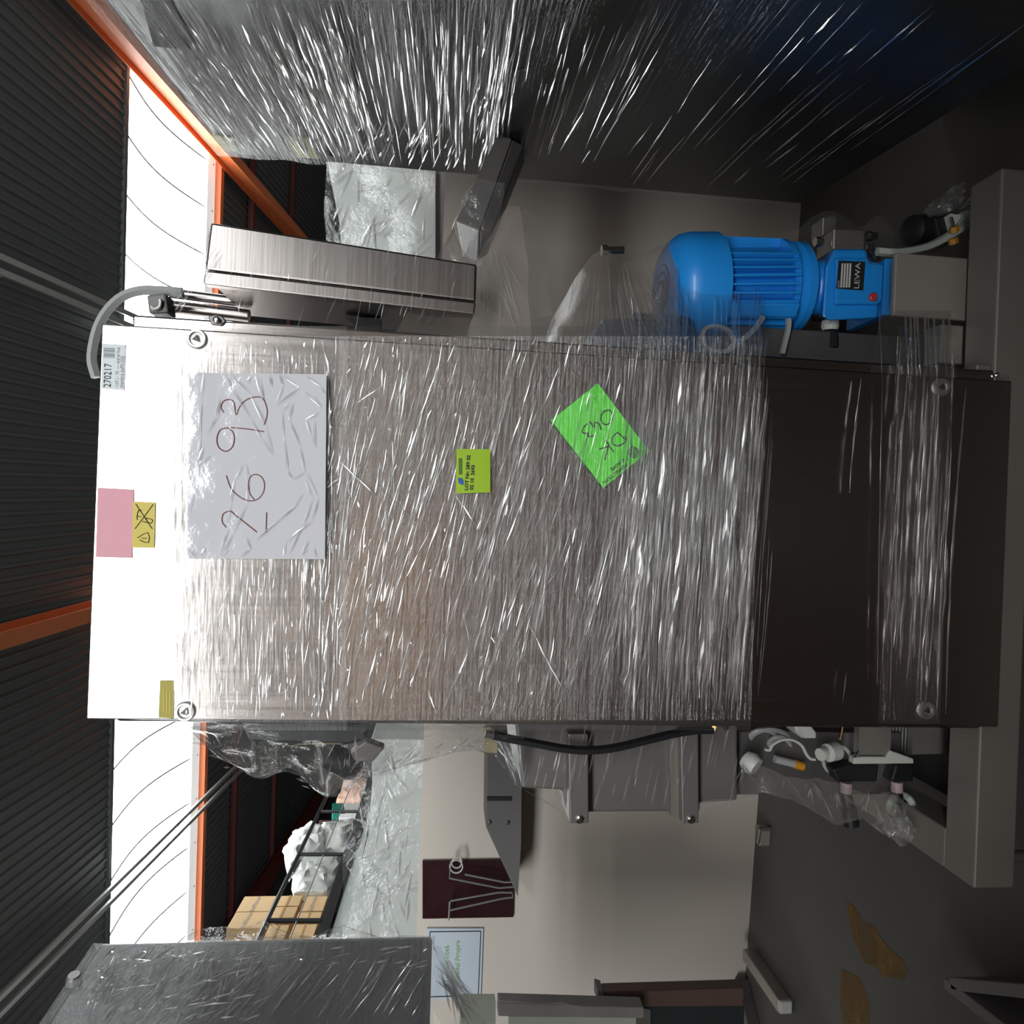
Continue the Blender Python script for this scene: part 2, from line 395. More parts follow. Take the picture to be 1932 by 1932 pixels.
# ================================================================== PARTITION AND WHAT HANGS ON IT
WN = V((.067, 1, 0)).normalized()
def mpW(off):
    return lambda x, y: PP(x, y, (0, 2.466 - off, 0), WN)
WE = V((1, -.067, 0)).normalized()
def wp(x, z, off=0.): return V((x, 2.466 - .067 * x - off, z))
ztop = mpW(0)(798, 1435).z
wb = MB().hexa([wp(-3.2, 0), wp(2.6, 0), wp(2.6, ztop + .0), wp(-3.2, ztop)], [wp(-3.2, 0, -.06), wp(2.6, 0, -.06), wp(2.6, ztop, -.06), wp(-3.2, ztop, -.06)]).obj('wall_back', 'cream')
struct(wb)
# chute
mp = mpW(.16)
ch = thing('metal_chute', mp(950, 1520), 'dark grey folded metal chute on the cream wall over the maroon plate', 'chute')
MB().prism([mp(*p) for p in ((919, 1395), (917, 1561), (977, 1692), (982, 1594), (985, 1395))], (0, .15, 0)).obj('chute_body', 'grey_paint', ch, bevel=.003)
quad_px(MB(), [(968, 1395), (966, 1556), (977, 1690), (983, 1594), (985, 1395)], mpW(.168), .004).obj('lip', 'grey_paint', ch)
quad_px(MB(), [(919, 1504), (919, 1511), (967, 1511), (967, 1504)], mpW(.165), .004).obj('divider', 'black', ch)
for q in ((923, 1552), (958, 1552)):
    MB().lathe([(.007, 0), (.007, .004), (.004, .006)], mpW(.162)(*q), (0, -1, 0), 12).obj('bolt', 'chrome', ch)
# maroon plate with bent wire hooks
pl = thing('maroon_plate', mpW(.01)(880, 1680), 'glossy dark maroon plate with bent wire holders on the cream wall', 'plate')
quad_px(MB(), [(797, 1625), (971, 1622), (969, 1731), (797, 1734)], mpW(.012), .011).obj('plate', 'maroon', pl, bevel=.002)
mp = mpW(.05)
def px4(pts): return [(780 + x * 520 / 1932, 1600 + y * 332 / 1234) for x, y in pts]
for pts in ([(247, 505), (255, 375), (268, 370), (595, 312), (690, 312), (697, 345), (620, 355), (255, 437)], [(262, 95), (252, 212), (600, 280), (700, 272)], [(360, 185), (640, 240), (690, 238)]):
    mb = MB(); stroke(mb, px4(pts), .0032, mp, 1); mb.obj('wire_holder', 'galv', pl, smooth=True)
mb = MB()
for c, r in (((303, 105), 35), ((300, 130), 45)):
    mb.tube([mp(*px4([(c[0] + r * math.cos(a), c[1] + r * math.sin(a))])[0]) for a in [i * 2 * math.pi / 20 for i in range(20)]], .0026, 5, closed=True)
mb.tube([mp(*q) for q in px4([(340, 95), (325, 50)])], .0026, 5); mb.obj('cable_tie', 'white_plastic', pl, smooth=True)
# sign
sg = thing('wall_sign', mpW(.01)(860, 1815), 'white paper sign with thin border and pale green words on cream wall', 'sign')
mp = mpW(.008)
quad_px(MB(), [(805, 1752), (912, 1752), (907, 1883), (803, 1886)], mp, .004).obj('sign_sheet', mat('bluish_paper', (.52, .58, .66), .5, var=.03), sg)
mb = MB(); mp = mpW(.0095)
bd = [(811, 1758), (907, 1757), (902, 1878), (808, 1881)]
for a, b in zip(bd, bd[1:] + bd[:1]): mb.tube([mp(*a), mp(*b)], .0016, 4)
mb.obj('border', 'logo_blue' if 0 else 'ink', sg)
up = (mp(830, 1800) - mp(850, 1800)).normalized(); rt = (mp(850, 1790) - mp(850, 1850)).normalized()
text('Laverie côté', .0255, 'print_green', sg, mp(847, 1819), rt, up, align='CENTER', sx=1.12, bold=.0005)
text('Matériel Propre', .0255, 'print_green', sg, mp(867, 1819), rt, up, align='CENTER', sx=1.12, bold=.0005)

# film-wrapped stacks standing behind the partition
def lump(poly, mp, toward, bulge, m, name, parent=None, rings=6, amp=.25, sub=4, seed=0, fr=6., thick=None):
    """a soft closed body: the outline PX filled by rings that swell towards TOWARD and away from it"""
    q = [mp(*p) for p in poly]; Q = []
    for i in range(len(q)):
        for k in range(sub): Q.append(q[i].lerp(q[(i + 1) % len(q)], k / sub))
    c = sum(Q, V((0, 0, 0))) / len(Q); n = len(Q); t = V(toward).normalized(); vs = []; fs = []
    sc = max((p - c).length for p in Q)
    def ring(s, h):
        for p in Q:
            v = c + (p - c) * s + t * h
            d = noise.noise_vector((v / sc) * fr + V((seed, seed, 0)))
            vs.append(v + (d * amp * bulge if s < .999 else d * amp * .25 * bulge))
    hs = [(math.cos(a), math.sin(a)) for a in [i * math.pi / 2 / rings for i in range(rings)]]
    for s, h in hs: ring(s, h * bulge)
    for r_ in range(rings - 1):
        for i in range(n): fs.append((r_ * n + i, r_ * n + (i + 1) % n, (r_ + 1) * n + (i + 1) % n, (r_ + 1) * n + i))
    vs.append(c + t * bulge); fs += [((rings - 1) * n + i, (rings - 1) * n + (i + 1) % n, len(vs) - 1) for i in range(n)]
    o0 = len(vs); bk = thick if thick is not None else bulge * .5
    for p in Q: vs.append(p - t * bk)
    vs.append(c - t * bk)
    for i in range(n): fs.append((i, (i + 1) % n, o0 + (i + 1) % n, o0 + i)); fs.append((o0 + i, o0 + (i + 1) % n, len(vs) - 1))
    return MB().add(vs, fs).obj(name, m, parent, smooth=True)

def film_patch(pts_a, pts_b, m, name, parent, nv=10, sub=4, amp=.01, fr=14., seed=0.):
    """loose film hung between two lines of points"""
    A = smooth_path(pts_a, sub); B = smooth_path(pts_b, sub); n = len(A) - 1
    def fn(u, v):
        i = min(n, int(round(u * n))); p = A[i].lerp(B[i], v)
        return p + noise.noise_vector(p * fr + V((seed, 0, seed))) * amp
    return MB().grid(fn, n, nv).obj(name, m, parent, smooth=True)

rng = random.Random(3)
def stack(px_top, px_bot_y, label, Y, seed):
    mp = lambda x, y: P(x, y, Y)
    top = [mp(*p) for p in px_top]
    base = [V((p.x, p.y, 0)) for p in (top[-1], top[0])]
    t = thing('wrapped_stack', V((top[0].x, Y, 0)), label, 'stack')
    MB().prism(base[::-1] + top[::-1] if 0 else [base[1]] + top + [base[0]], (0, .35, 0)).obj('pale_panel', 'pale', t, bevel=.004)
    return t
st1 = stack([(830, 1390), (700, 1440), (702, 1480), (694, 1580), (652, 1770), (645, 1830), (830, 1830)], 0, 'pale panel stack under crinkled clear film behind the cream wall below the mezzanine', 2.75, 0) if 0 else None
def wrapped(poly, label, Y, fold_n, seed):
    mp = lambda x, y: P(x, y, Y)
    q = [mp(*p) for p in poly]; zs = [p for p in q]
    t = thing('wrapped_stack', V((q[0].x, Y, 0)), label, 'stack')
    MB().prism(q, (0, .3, 0)).obj('pale_panel', 'pale', t, bevel=.004)
    lo = min(p.z for p in q); x0 = min(p.x for p in q); x1 = max(p.x for p in q)
    MB().box((x0 + .02, Y + .04, 0), (x1 - .02, Y + .28, lo + .02)).obj('stack_base', 'steel_dark', t)
    r2 = random.Random(seed); pxs = [p[0] for p in poly]; pys = [p[1] for p in poly]; sp = []
    for _ in range(fold_n):
        a = (r2.uniform(min(pxs) + 4, max(pxs) - 10), r2.uniform(min(pys) + 4, max(pys) - 4)); an = r2.gauss(.9, .7); L = r2.uniform(15, 85)
        b = (a[0] + L * math.cos(an), a[1] - L * math.sin(an))
        inside = lambda p: min(pxs) + 3 < p[0] < max(pxs) - 3 and min(pys) + 2 < p[1] < max(pys) - 2
        if inside(b): sp.append((a, b, r2.uniform(1.5, 4), .7))
    mpf = lambda x, y: P(x, y, Y - .012)
    f = MB().grid(lambda u, v: (lambda p: p + noise.noise_vector(p * 9) * .012)(P(min(pxs) + (max(pxs) - min(pxs)) * u, min(pys) + (max(pys) - min(pys)) * v, Y - .02)), 24, 24)
    o = f.obj('film', 'film_loose', t, smooth=True)
    folds('film_fold', 'crease', o, mpf, sp, r2)
    return t
wrapped([(838, 1395), (700, 1395), (702, 1478), (694, 1580), (654, 1750), (646, 1830), (838, 1830)], 'pale panel stack under crinkled clear film behind cream wall, below the mezzanine', 2.75, 110, 5)
wrapped([(822, 250), (612, 250), (622, 330), (640, 420), (648, 520), (822, 520)], 'pale yellowish panel stack under clear film behind wall beside the control box', 2.75, 60, 8)

# ================================================================== MEZZANINE
MD = V((-.6, 8.4, 0)).normalized(); MN = V((MD.y, -MD.x, 0)).normalized()
def mpM(off=0.):
    o = V((-7.9, 13, 0)) - MN * off
    return lambda x, y: PP(x, y, o, MN)
mz = thing('mezzanine', mpM()(640, 1620) * 1, 'black steel mezzanine edge beam and guard rail above the wrapped stack', 'mezzanine')
mp = mpM()
def ext(a, b, k0, k1): return [tuple(a[i] + (b[i] - a[i]) * k for i in (0, 1)) for k in (k0, k1)]
t0 = ext((598, 1760), (691, 1479), -.16, 1.3); b0 = ext((621, 1750), (697, 1501), -.2, 1.36)
MB().prism([mp(*t0[0]), mp(*t0[1]), mp(*b0[1]), mp(*b0[0])], -MN * .12).obj('edge_beam', 'blackmetal', mz)
fa = ext((629, 1748), (692, 1550), -.2, 1.4); fb = ext((657, 1752), (697, 1550), -.2, 1.3)
MB().prism([mpM(.1)(*fa[0]), mpM(.1)(*fa[1]), mpM(.1)(*fb[1]), mpM(.1)(*fb[0])], -MN * .12).obj('fascia', 'flash', mz)
r0 = ext((499, 1747), (616, 1503), -.25, 1.5); MB().tube([mp(*p) for p in r0], .05, 8).obj('top_rail', 'blackmetal', mz, smooth=True)
c0 = ext((551, 1760), (661, 1486), -.1, 1.2); MB().tube([mp(*p) for p in c0], .016, 6).obj('middle_cable', 'galv', mz, smooth=True)
for a, b in (((506, 1737), (606, 1737)), ((566, 1612), (652, 1612)), ((605, 1531), (680, 1531))):
    MB().tube([mp(*a), mp(*b)], .045, 6).obj('post', 'blackmetal', mz)
dk = [mp(*b0[0]), mp(*b0[1])]
MB().prism([V((p.x, p.y, dk[0].z)) for p in dk] + [V((p.x - 6, p.y, dk[0].z)) for p in dk[::-1]], (0, 0, .12)).obj('deck', 'steel_dark', mz)
for t_ in (.12, .85):
    p = dk[0].lerp(dk[1], t_); MB().box((p.x - .35, p.y - .1, 0), (p.x - .15, p.y + .1, dk[0].z)).obj('column', 'blackmetal', mz)
boxes = [((461, 1691), (525, 1691), (510, 1720), (446, 1720), 'pale cardboard box, farther one of the pair above the mezzanine rail', 1),
         ((446, 1721), (509, 1720.5), (495, 1752), (426, 1752), 'pale cardboard box, nearer one of the pair above the mezzanine rail', 1),
         ((526, 1690), (572, 1690), (563, 1709), (516, 1709.5), 'plain cardboard box behind top rail on mezzanine, far one of upper row', 0),
         ((515, 1711), (562, 1710), (555, 1732), (503, 1732), 'plain cardboard box behind top rail on mezzanine, near one of upper row', 0),
         ((579, 1691), (619, 1691), (609, 1719), (568, 1719), 'printed cardboard box on mezzanine deck beside black edge beam', 1),
         ((566, 1721), (608, 1720), (605, 1733), (556, 1733), 'low cardboard box on mezzanine deck just behind the first post', 0),
         ((508, 1745), (547, 1743), (536, 1772), (496, 1774), 'yellowish cardboard box behind rail in front of the first post', 0),
         ((554, 1744), (599, 1743), (592, 1768), (545, 1770), 'yellowish cardboard box low on mezzanine in front of the first post', 0)]
for a, b, c, d, lab, txt in boxes:
    mp = mpM(.35); q = [mp(*p) for p in (a, b, c, d)]
    zt, zb = (q[0].z + q[3].z) / 2, (q[1].z + q[2].z) / 2
    e0, e1 = q[3], q[0]
    F4 = [V((e0.x, e0.y, zb)), V((e1.x, e1.y, zb)), V((e1.x, e1.y, zt)), V((e0.x, e0.y, zt))]
    t = thing('cardboard_box', F4[0], lab, 'box', 'cardboard boxes on the mezzanine')
    MB().prism(F4, -MN * .6).obj('carton', 'cardboard', t, bevel=.012)
    cm = (F4[0] + F4[2]) / 2; rt = (F4[1] - F4[0]).normalized()
    if txt: text('BioMérieux', .13, 'ink_grey', t, cm + MN * .012 - rt * .02, rt, (0, 0, 1), align='CENTER', name='lettering')
    else: MB().prism([F4[3] * .55 + F4[0] * .45 + MN * .006, F4[2] * .55 + F4[1] * .45 + MN * .006, F4[2] * .47 + F4[1] * .53 + MN * .006, F4[3] * .47 + F4[0] * .53 + MN * .006], -MN * .004).obj('tape', 'tape', t)
tag(lump([(562, 1570), (587, 1560), (603, 1562), (612, 1598), (600, 1612), (566, 1622), (553, 1640), (546, 1652), (539, 1622), (537, 1608), (551, 1580)], mpM(.45), MN, .3, 'bag', 'plastic_bag', amp=.5, seed=1), 'big white plastic bag bulging over the mezzanine guard rail', 'bag')
tag(lump([(566, 1614), (648, 1614), (634, 1662), (618, 1689), (556, 1690), (550, 1668), (556, 1645)], mpM(.5), MN, .22, 'bag_clear', 'wrapped_bale', amp=.6, seed=4), 'greyish film wrapped bale between cardboard boxes and middle post', 'bale')
tag(lump([(606, 1556), (668, 1549), (650, 1609), (614, 1606)], mpM(.5), MN, .22, 'bag_clear', 'wrapped_bale', amp=.6, seed=9), 'crinkled silvery wrapped bale just past the middle post on mezzanine', 'bale')
def m_box(a, b, name, m, lab, cat, off=.4, d=.4):
    mp = mpM(off); q = [mp(a[0], a[1]), mp(b[0], a[1]), mp(b[0], b[1]), mp(a[0], b[1])]
    return tag(MB().prism(q, -MN * d).obj(name, m, None, bevel=.015), lab, cat)
m_box((602, 1547), (672, 1553), 'dark_tray', 'brownboard', 'dark tray lying behind the far wrapped bale on mezzanine', 'tray')
m_box((627, 1515), (648, 1530), 'plastic_crate', 'greenbox', 'dark green plastic crate by the far mezzanine post', 'crate')
m_box((650, 1515), (680, 1529), 'wrapped_pack', 'bag_clear', 'grey shrink wrapped pack beside the green crate', 'pack')
m_box((640, 1535), (676, 1543), 'white_tray', 'bag', 'white ribbed tray in front of the green crate', 'tray')
tag(lump([(634, 1512), (648, 1478), (672, 1464), (697, 1462), (693, 1500), (682, 1513)], mpM(.4), MN, .25, 'pinkwrap', 'wrapped_goods', amp=.5, seed=12), 'peach coloured film wrapped goods at far end of mezzanine', 'goods')

# ================================================================== STEEL CABINET
FY = 1.2
mpC = lambda x, y: P(x, y, FY)
cab = thing('steel_cabinet', (-.045, 1.4, .205), 'tall brushed stainless steel cabinet wrapped in clear film, standing in the middle', 'cabinet')
MB().box((-.381, 1.226, .2055), (.309, 1.60, 1.785)).obj('cabinet_body', 'steel', cab, bevel=.004)
x0, x1, z0, z1 = -.370, .2845, .191, 1.822
door = MB().box((x0, 1.2, z0), (x1, 1.224, z1)).obj('door', 'steel', cab, bevel=.003)
for c in ((372, 640), (350, 1342), (1775, 731), (1747, 1340)):
    o = mpC(*c); o.y = 1.2
    lk = MB().lathe([(.0165, 0), (.0165, .003), (.0150, .0055), (.0115, .0055), (.0105, .002), (.0105, .0018)], o, (0, -1, 0), 28).obj('lock', 'steel_dull', door, smooth=True)
    MB().lathe([(.0062, .0015), (.0062, .007), (.0045, .008)], o, (0, -1, 0), 3).obj('lock_core', 'black', door)
hp = MB().prism([P(x, y, 1.222) for x, y in ((392, 596), (398, 612), (418, 614), (426, 606), (420, 597), (404, 594))], (0, .01, 0)).obj('hinge_plate', 'steel_dark', cab, bevel=.002)
MB().lathe([(.006, 0), (.006, .006), (.003, .008)], P(410, 605, 1.222), (0, -1, 0), 10).obj('hinge_bolt', 'chrome', cab)
MB().lathe([(.004, 0), (.004, .006), (.002, .008)], P(1878, 708, 1.226), (0, -1, 0), 8).obj('foot_bolt', 'chrome', cab)

rng = random.Random(11)
def xl(y): return 298 + (y - 600) * .036 + 3 * math.sin(y * .03)
def sheet_fn(fx0, fx1, Yb, amp=.0022):
    def fn(u, v):
        y = 1378 - (1378 - 615) * v; x = fx0(y) + (fx1(y) - fx0(y)) * u
        e = max(0, abs(v - .5) - .482) / .018
        d = noise.noise(V((x * .05, y * .004, 3))) * amp
        return P(x, y, Yb + d + .03 * min(1, e) ** 2)
    return fn
f1 = MB().grid(sheet_fn(xl, lambda y: 655, 1.189), 60, 40).obj('stretch_film', 'film_dense', cab, smooth=True)
f2 = MB().grid(sheet_fn(lambda y: 640, lambda y: 1438 - (y - 650) * .03, 1.187), 90, 40).obj('stretch_film', 'film', cab, smooth=True)
f3 = MB().grid(sheet_fn(lambda y: 1690 - (y - 700) * .05, lambda y: 1800 - (y - 700) * .04, 1.189), 24, 40).obj('stretch_film', 'film', cab, smooth=True)

def band(n, xr, slope, ds, Lr, wr, h=.55, yr=(638, 1362), cross=0.):
    out = []; k = 0
    while len(out) < n and k < n * 12:
        k += 1
        x = rng.uniform(*xr); y = rng.uniform(*yr); L = math.exp(rng.uniform(math.log(Lr[0]), math.log(Lr[1])))
        sl = slope + rng.gauss(0, ds)
        if cross and rng.random() < cross: sl = rng.gauss(0, .6); L *= .35
        b = (x + sl * L, y - L)
        if yr[0] - 6 <= b[1] and b[0] < 1900: out.append(((x, y), b, rng.uniform(*wr), h * rng.uniform(.5, 1.4)))
    return out
mpF = lambda x, y: P(x, y, 1.1855)
def spare(sp, keep=.25):                  # fewer pleats lie across the green card
    def on(p): return abs((p[0] - 1132) * .8 + (p[1] - 822) * .6) < 85 and abs((p[1] - 822) * .8 - (p[0] - 1132) * .6) < 62
    return [q for q in sp if rng.random() < keep or not (on(q[0]) or on(q[1]) or on(((q[0][0] + q[1][0]) / 2, (q[0][1] + q[1][1]) / 2)))]
sp = band(620, (325, 620), .02, .035, (14, 190), (1.2, 3.8), cross=.05)
sp += band(160, (320, 640), .03, .03, (80, 330), (.9, 1.8))
sp += band(230, (455, 640), .06, .16, (8, 50), (1.4, 3.6), cross=.2)
folds('film_fold', 'fold_white', f1, mpF, sp, rng)
sp = band(150, (600, 760), .16, .07, (14, 240), (1.4, 4), cross=.12)
sp += band(170, (720, 1010), .27, .08, (20, 340), (1.4, 4.2), cross=.12)
sp += band(130, (640, 1080), .24, .12, (8, 60), (1.2, 3.2), cross=.35)
sp += band(150, (560, 1150), .24, .05, (120, 420), (.9, 1.8), cross=.0)
sp += band(110, (1000, 1200), .20, .07, (20, 360), (1.4, 4), cross=.12)
for cx, cy, r in ((1090, 690, 45), (840, 720, 40), (1090, 950, 50), (1130, 1120, 50), (760, 1240, 45), (690, 1150, 50)):
    for _ in range(26):
        a = (rng.gauss(cx, r * .6), rng.gauss(cy, r)); an = rng.uniform(0, 6.3); L = rng.uniform(5, 18)
        b = (a[0] + L * math.cos(an), a[1] + L * math.sin(an))
        if 640 < min(a[1], b[1]) and max(a[1], b[1]) < 1362: sp.append((a, b, rng.uniform(1.2, 3), .8))
folds('film_fold', 'fold', f2, mpF, spare(sp), rng)
sp = band(120, (1150, 1430), .075, .02, (60, 660), (1.6, 4.6), h=.7, yr=(628, 1362))
sp += band(70, (1150, 1440), .08, .015, (200, 690), (.9, 1.9), yr=(628, 1362))
sp += band(40, (1190, 1400), .085, .02, (200, 700), (4, 9), h=.4, yr=(628, 1362))
sp += [((1603, 930), (1625, 712), 3, .8), ((1655, 1290), (1665, 712), 2, .5), ((1590, 1325), (1597, 1270), 2, .5)]
folds('film_fold', 'fold', f2, mpF, spare(sp), rng)
sp = band(34, (1670, 1790), .055, .012, (120, 640), (1.6, 4.5), h=.7, yr=(640, 1362))
folds('film_fold', 'fold', f3, mpF, sp, rng)
# the same wrap carried on past the cabinet's edge to the pump
mpE = lambda x, y: P(x, y, 1.2 + .26 * max(0., min(1., (668 - y) / 150)))
sp = []
for _ in range(46):
    x = rng.uniform(1190, 1445); y0 = rng.uniform(655, 690); L = rng.uniform(60, 190); sp.append(((x, y0), (x + rng.gauss(4, 6), y0 - L), rng.uniform(1.3, 3.6), .7))
for k, (xa, xb) in enumerate(((1715, 1708), (1722, 1716), (1729, 1720), (1738, 1726), (1748, 1741), (1757, 1745), (1768, 1752), (1786, 1777), (1799, 1780), (1664, 1658))):
    sp.append(((xa, 712), (xb, 485 + rng.uniform(0, 90)), rng.uniform(1.6, 4), .8))
folds('film_fold', 'fold', f2, mpE, sp, rng)
film_patch([mpE(x, 668) for x in (1200, 1260, 1320, 1380, 1448)], [mpE(x, y) for x, y in ((1235, 560), (1268, 505), (1330, 520), (1390, 545), (1442, 560))], 'film', 'stretch_film', cab, amp=.004)
film_patch([mpE(x, 716) for x in (1640, 1690, 1730, 1770, 1808)], [mpE(x, 478) for x in (1680, 1705, 1730, 1755, 1782)], 'film', 'stretch_film', cab, amp=.003)

# ---- cards, stickers and the big number sheet
def card(name, poly, Y, m, label, cat, th=.0008):
    mp = lambda x, y: P(x, y, Y); q = [mp(*p) for p in poly]
    t = thing(name, sum(q, V()) / len(q), label, cat)
    MB().prism(q, (0, th, 0)).obj('card' if cat != 'label' else 'sticker_face', m, t)
    return t, (lambda x, y: P(x, y, Y - .0006))
t, mp = card('barcode_label', [(193, 648), (237, 650.5), (234, 736), (190.5, 733)], 1.1988, 'sticker', 'pale grey barcode label numbered 270217 at top corner of steel cabinet', 'label')
rt = (mp(200, 655) - mp(197, 730)).normalized(); up = (mp(192, 700) - mp(235, 701)).normalized()
text('270217', .0165, 'ink', t, mp(208.5, 731), rt, up, sx=.80)
text('1107.1 - 70  --- -atériel final', .0075, 'ink_grey', t, mp(223, 731.5), rt, up, sx=.80)
text('chambre 6xP51555', .0085, 'ink_grey', t, mp(232, 732), rt, up, sx=.8)
mb = MB(); y = 656.
while y < 675:
    wd = random.choice((.5, .8, 1.4)); mb.prism([mp(195.3, y), mp(216, y + .8), mp(216, y + .8 + wd), mp(195.3, y + wd)], (0, .0003, 0)); y += wd + random.choice((.5, .8, 1.2))
mb.obj('barcode', 'ink_grey', t)['kind'] = 'stuff'
t, mp = card('pink_card', [(184.5, 920), (252.5, 923.5), (249, 1053), (180.5, 1051)], 1.1986, 'pink', 'blank pink card stuck near the top edge of the steel cabinet', 'card')
t, mp = card('yellow_card', [(251, 946), (293, 948), (291, 1034), (249, 1033)], 1.1982, 'yellow', 'small yellow card with crossed-out pen marks below the pink card', 'card')
def z4(pts): return [(170 + x * 170 / 1932, 900 + y * 170 / 1932) for x, y in pts]
mb = MB()
for s_ in ([(975, 575), (1110, 780), (1330, 1110)], [(1350, 585), (1150, 860), (960, 1110)], [(1100, 720), (1040, 710), (1010, 830), (1090, 850)], [(1000, 830), (1010, 920)], [(1160, 870), (1330, 915), (1300, 990), (1120, 950)], [(1200, 890), (1230, 970)], [(1100, 1310), (1210, 1315)], [(1010, 1305), (1240, 1190), (1250, 1410), (1060, 1350)]):
    stroke(mb, z4(s_), .0006, mp, 2)
mb.obj('pen_marks', 'olive' if 0 else 'ink', t)
t, mp = card('yellow_label', [(302, 1284), (328, 1285), (327, 1356), (299, 1354)], 1.1984, 'olive', 'narrow olive yellow label beside the lower lock at cabinet top', 'label')
mb = MB()
for k in range(3): mb.prism([mp(308 + k * 6, 1300 + k * 3), mp(310 + k * 6, 1300 + k * 3), mp(309.5 + k * 6, 1345), mp(307.5 + k * 6, 1345)], (0, .0003, 0))
mb.obj('print_lines', 'yellow', t)
# number sheet in its clear pocket
t, mp = card('number_sheet', [(358, 703), (616, 706), (613, 1055), (352, 1054)], 1.1800, 'paper', 'white paper sheet in clear pocket handwritten 26 93 in thin brown red ink', 'sheet')
def n4(pts): return [(140 + x * 640 / 1932, 560 + y * 640 / 1932) for x, y in pts]
for nm, ss in (('digit', [[(865, 1313), (842, 1280), (850, 1235), (890, 1222), (920, 1245), (1040, 1340)], [(1096, 1228), (1092, 1340)]]),
               ('digit', [[(866, 1018), (890, 1085), (930, 1130), (985, 1160), (1040, 1155), (1078, 1110), (1080, 1050), (1050, 1015), (1010, 1018), (992, 1060), (1000, 1120), (1030, 1160)]]),
               ('digit', [[(868, 745), (830, 760), (812, 810), (825, 860), (865, 880), (900, 855), (912, 805), (900, 765), (868, 745), (980, 752), (1080, 768)]]),
               ('digit', [[(852, 660), (836, 630), (850, 595), (885, 585), (910, 605), (922, 672), (940, 630), (975, 590), (1030, 570), (1075, 580), (1098, 640), (1095, 690), (1080, 730)]])):
    mb = MB()
    for s_ in ss: stroke(mb, n4(s_), .0009, mp, 4)
    mb.obj(nm, 'ink_red', t)
sl = MB().grid(lambda u, v: P(347 + 274 * u, 1060 - 372 * v, 1.1765 + .0012 * noise.noise(V((u * 6, v * 6, 1)))), 16, 20).obj('clear_pocket', 'sleeve', t, smooth=True)
mb = MB(); mpS = lambda x, y: P(x, y, 1.1755); sp = []
cre = [[(735, 435), (715, 600), (712, 800), (695, 1000), (645, 1250)], [(850, 435), (900, 530), (1000, 690), (1060, 810), (1125, 900), (1090, 740), (1000, 560), (890, 440)], [(1030, 445), (1075, 600), (1050, 450)], [(1160, 440), (1185, 500), (1145, 615), (1280, 515), (1165, 440)], [(1220, 605), (1180, 650), (1190, 800), (1210, 990), (1240, 1040), (1310, 1000), (1280, 850), (1220, 700), (1240, 600)], [(1390, 660), (1315, 700), (1345, 790), (1370, 860), (1365, 700)], [(1320, 1000), (1385, 1150), (1350, 1280), (1200, 1400), (1190, 1480)], [(1310, 1040), (1355, 1150), (1300, 1300), (1215, 1470)], [(1300, 1120), (1250, 1200), (1150, 1280), (1030, 1390)], [(1270, 1180), (1180, 1260), (1040, 1370)], [(965, 945), (990, 1050), (980, 1180), (900, 1350), (830, 1480)], [(965, 945), (910, 1040), (885, 1180), (870, 1320), (825, 1460)], [(820, 580), (810, 680), (745, 780)], [(1300, 535), (1405, 630), (1350, 560)], [(730, 860), (700, 960), (780, 900)], [(650, 1440), (690, 1480)], [(720, 1480), (740, 1430)], [(970, 1370), (1000, 1440), (940, 1480)], [(870, 1440), (840, 1480)], [(1330, 1390), (1290, 1470), (1325, 1440)], [(1360, 1430), (1375, 1485)], [(1110, 450), (1120, 510)], [(980, 490), (1000, 450)], [(1310, 450), (1400, 510), (1430, 560)]]
for c in cre:
    q = n4(c)
    for a, b in zip(q, q[1:]): sp.append((a, b, rng.uniform(1.6, 3.4), .6))
folds('pocket_crease', 'crease', sl, mpS, sp, rng)
# lot sticker
t, mp = card('lot_sticker', [(861, 847), (925, 847.5), (925, 929), (860.5, 931)], 1.1805, 'lime', 'small lime green sticker handwritten with lot number on film at cabinet middle', 'sticker')
def l4(pts): return [(850 + x * 90 / 1656, 835 + y * 105 / 1932) for x, y in pts]
rt = V((1, 0, -.03)).normalized(); up = V((.03, 0, 1)).normalized()
a4 = lambda x, y: mp(*l4([(x, y)])[0])
text('LOT Nr: 289 02', .0081, 'ink', t, a4(600, 1660), rt, up, sx=1.12, bold=.00035)
text('02 10  2693', .0081, 'ink', t, a4(780, 1650), rt, up, sx=1.10, bold=.00035)
mb = MB().prism([a4(285, 1110), a4(285, 540), a4(335, 540), a4(335, 1110)], (0, .0003, 0)); mb.prism([a4(350, 1110), a4(350, 540), a4(405, 540), a4(405, 1110)], (0, .0003, 0)); mb.obj('printed_header', mat('dark_green_print', (.05, .11, .01), .5, var=.3, vscale=300), t)
MB().prism([a4(*p) for p in ((255, 1215), (400, 1235), (450, 1310), (455, 1475), (320, 1440), (275, 1390))], (0, .0003, 0)).obj('logo', 'logo_blue', t)
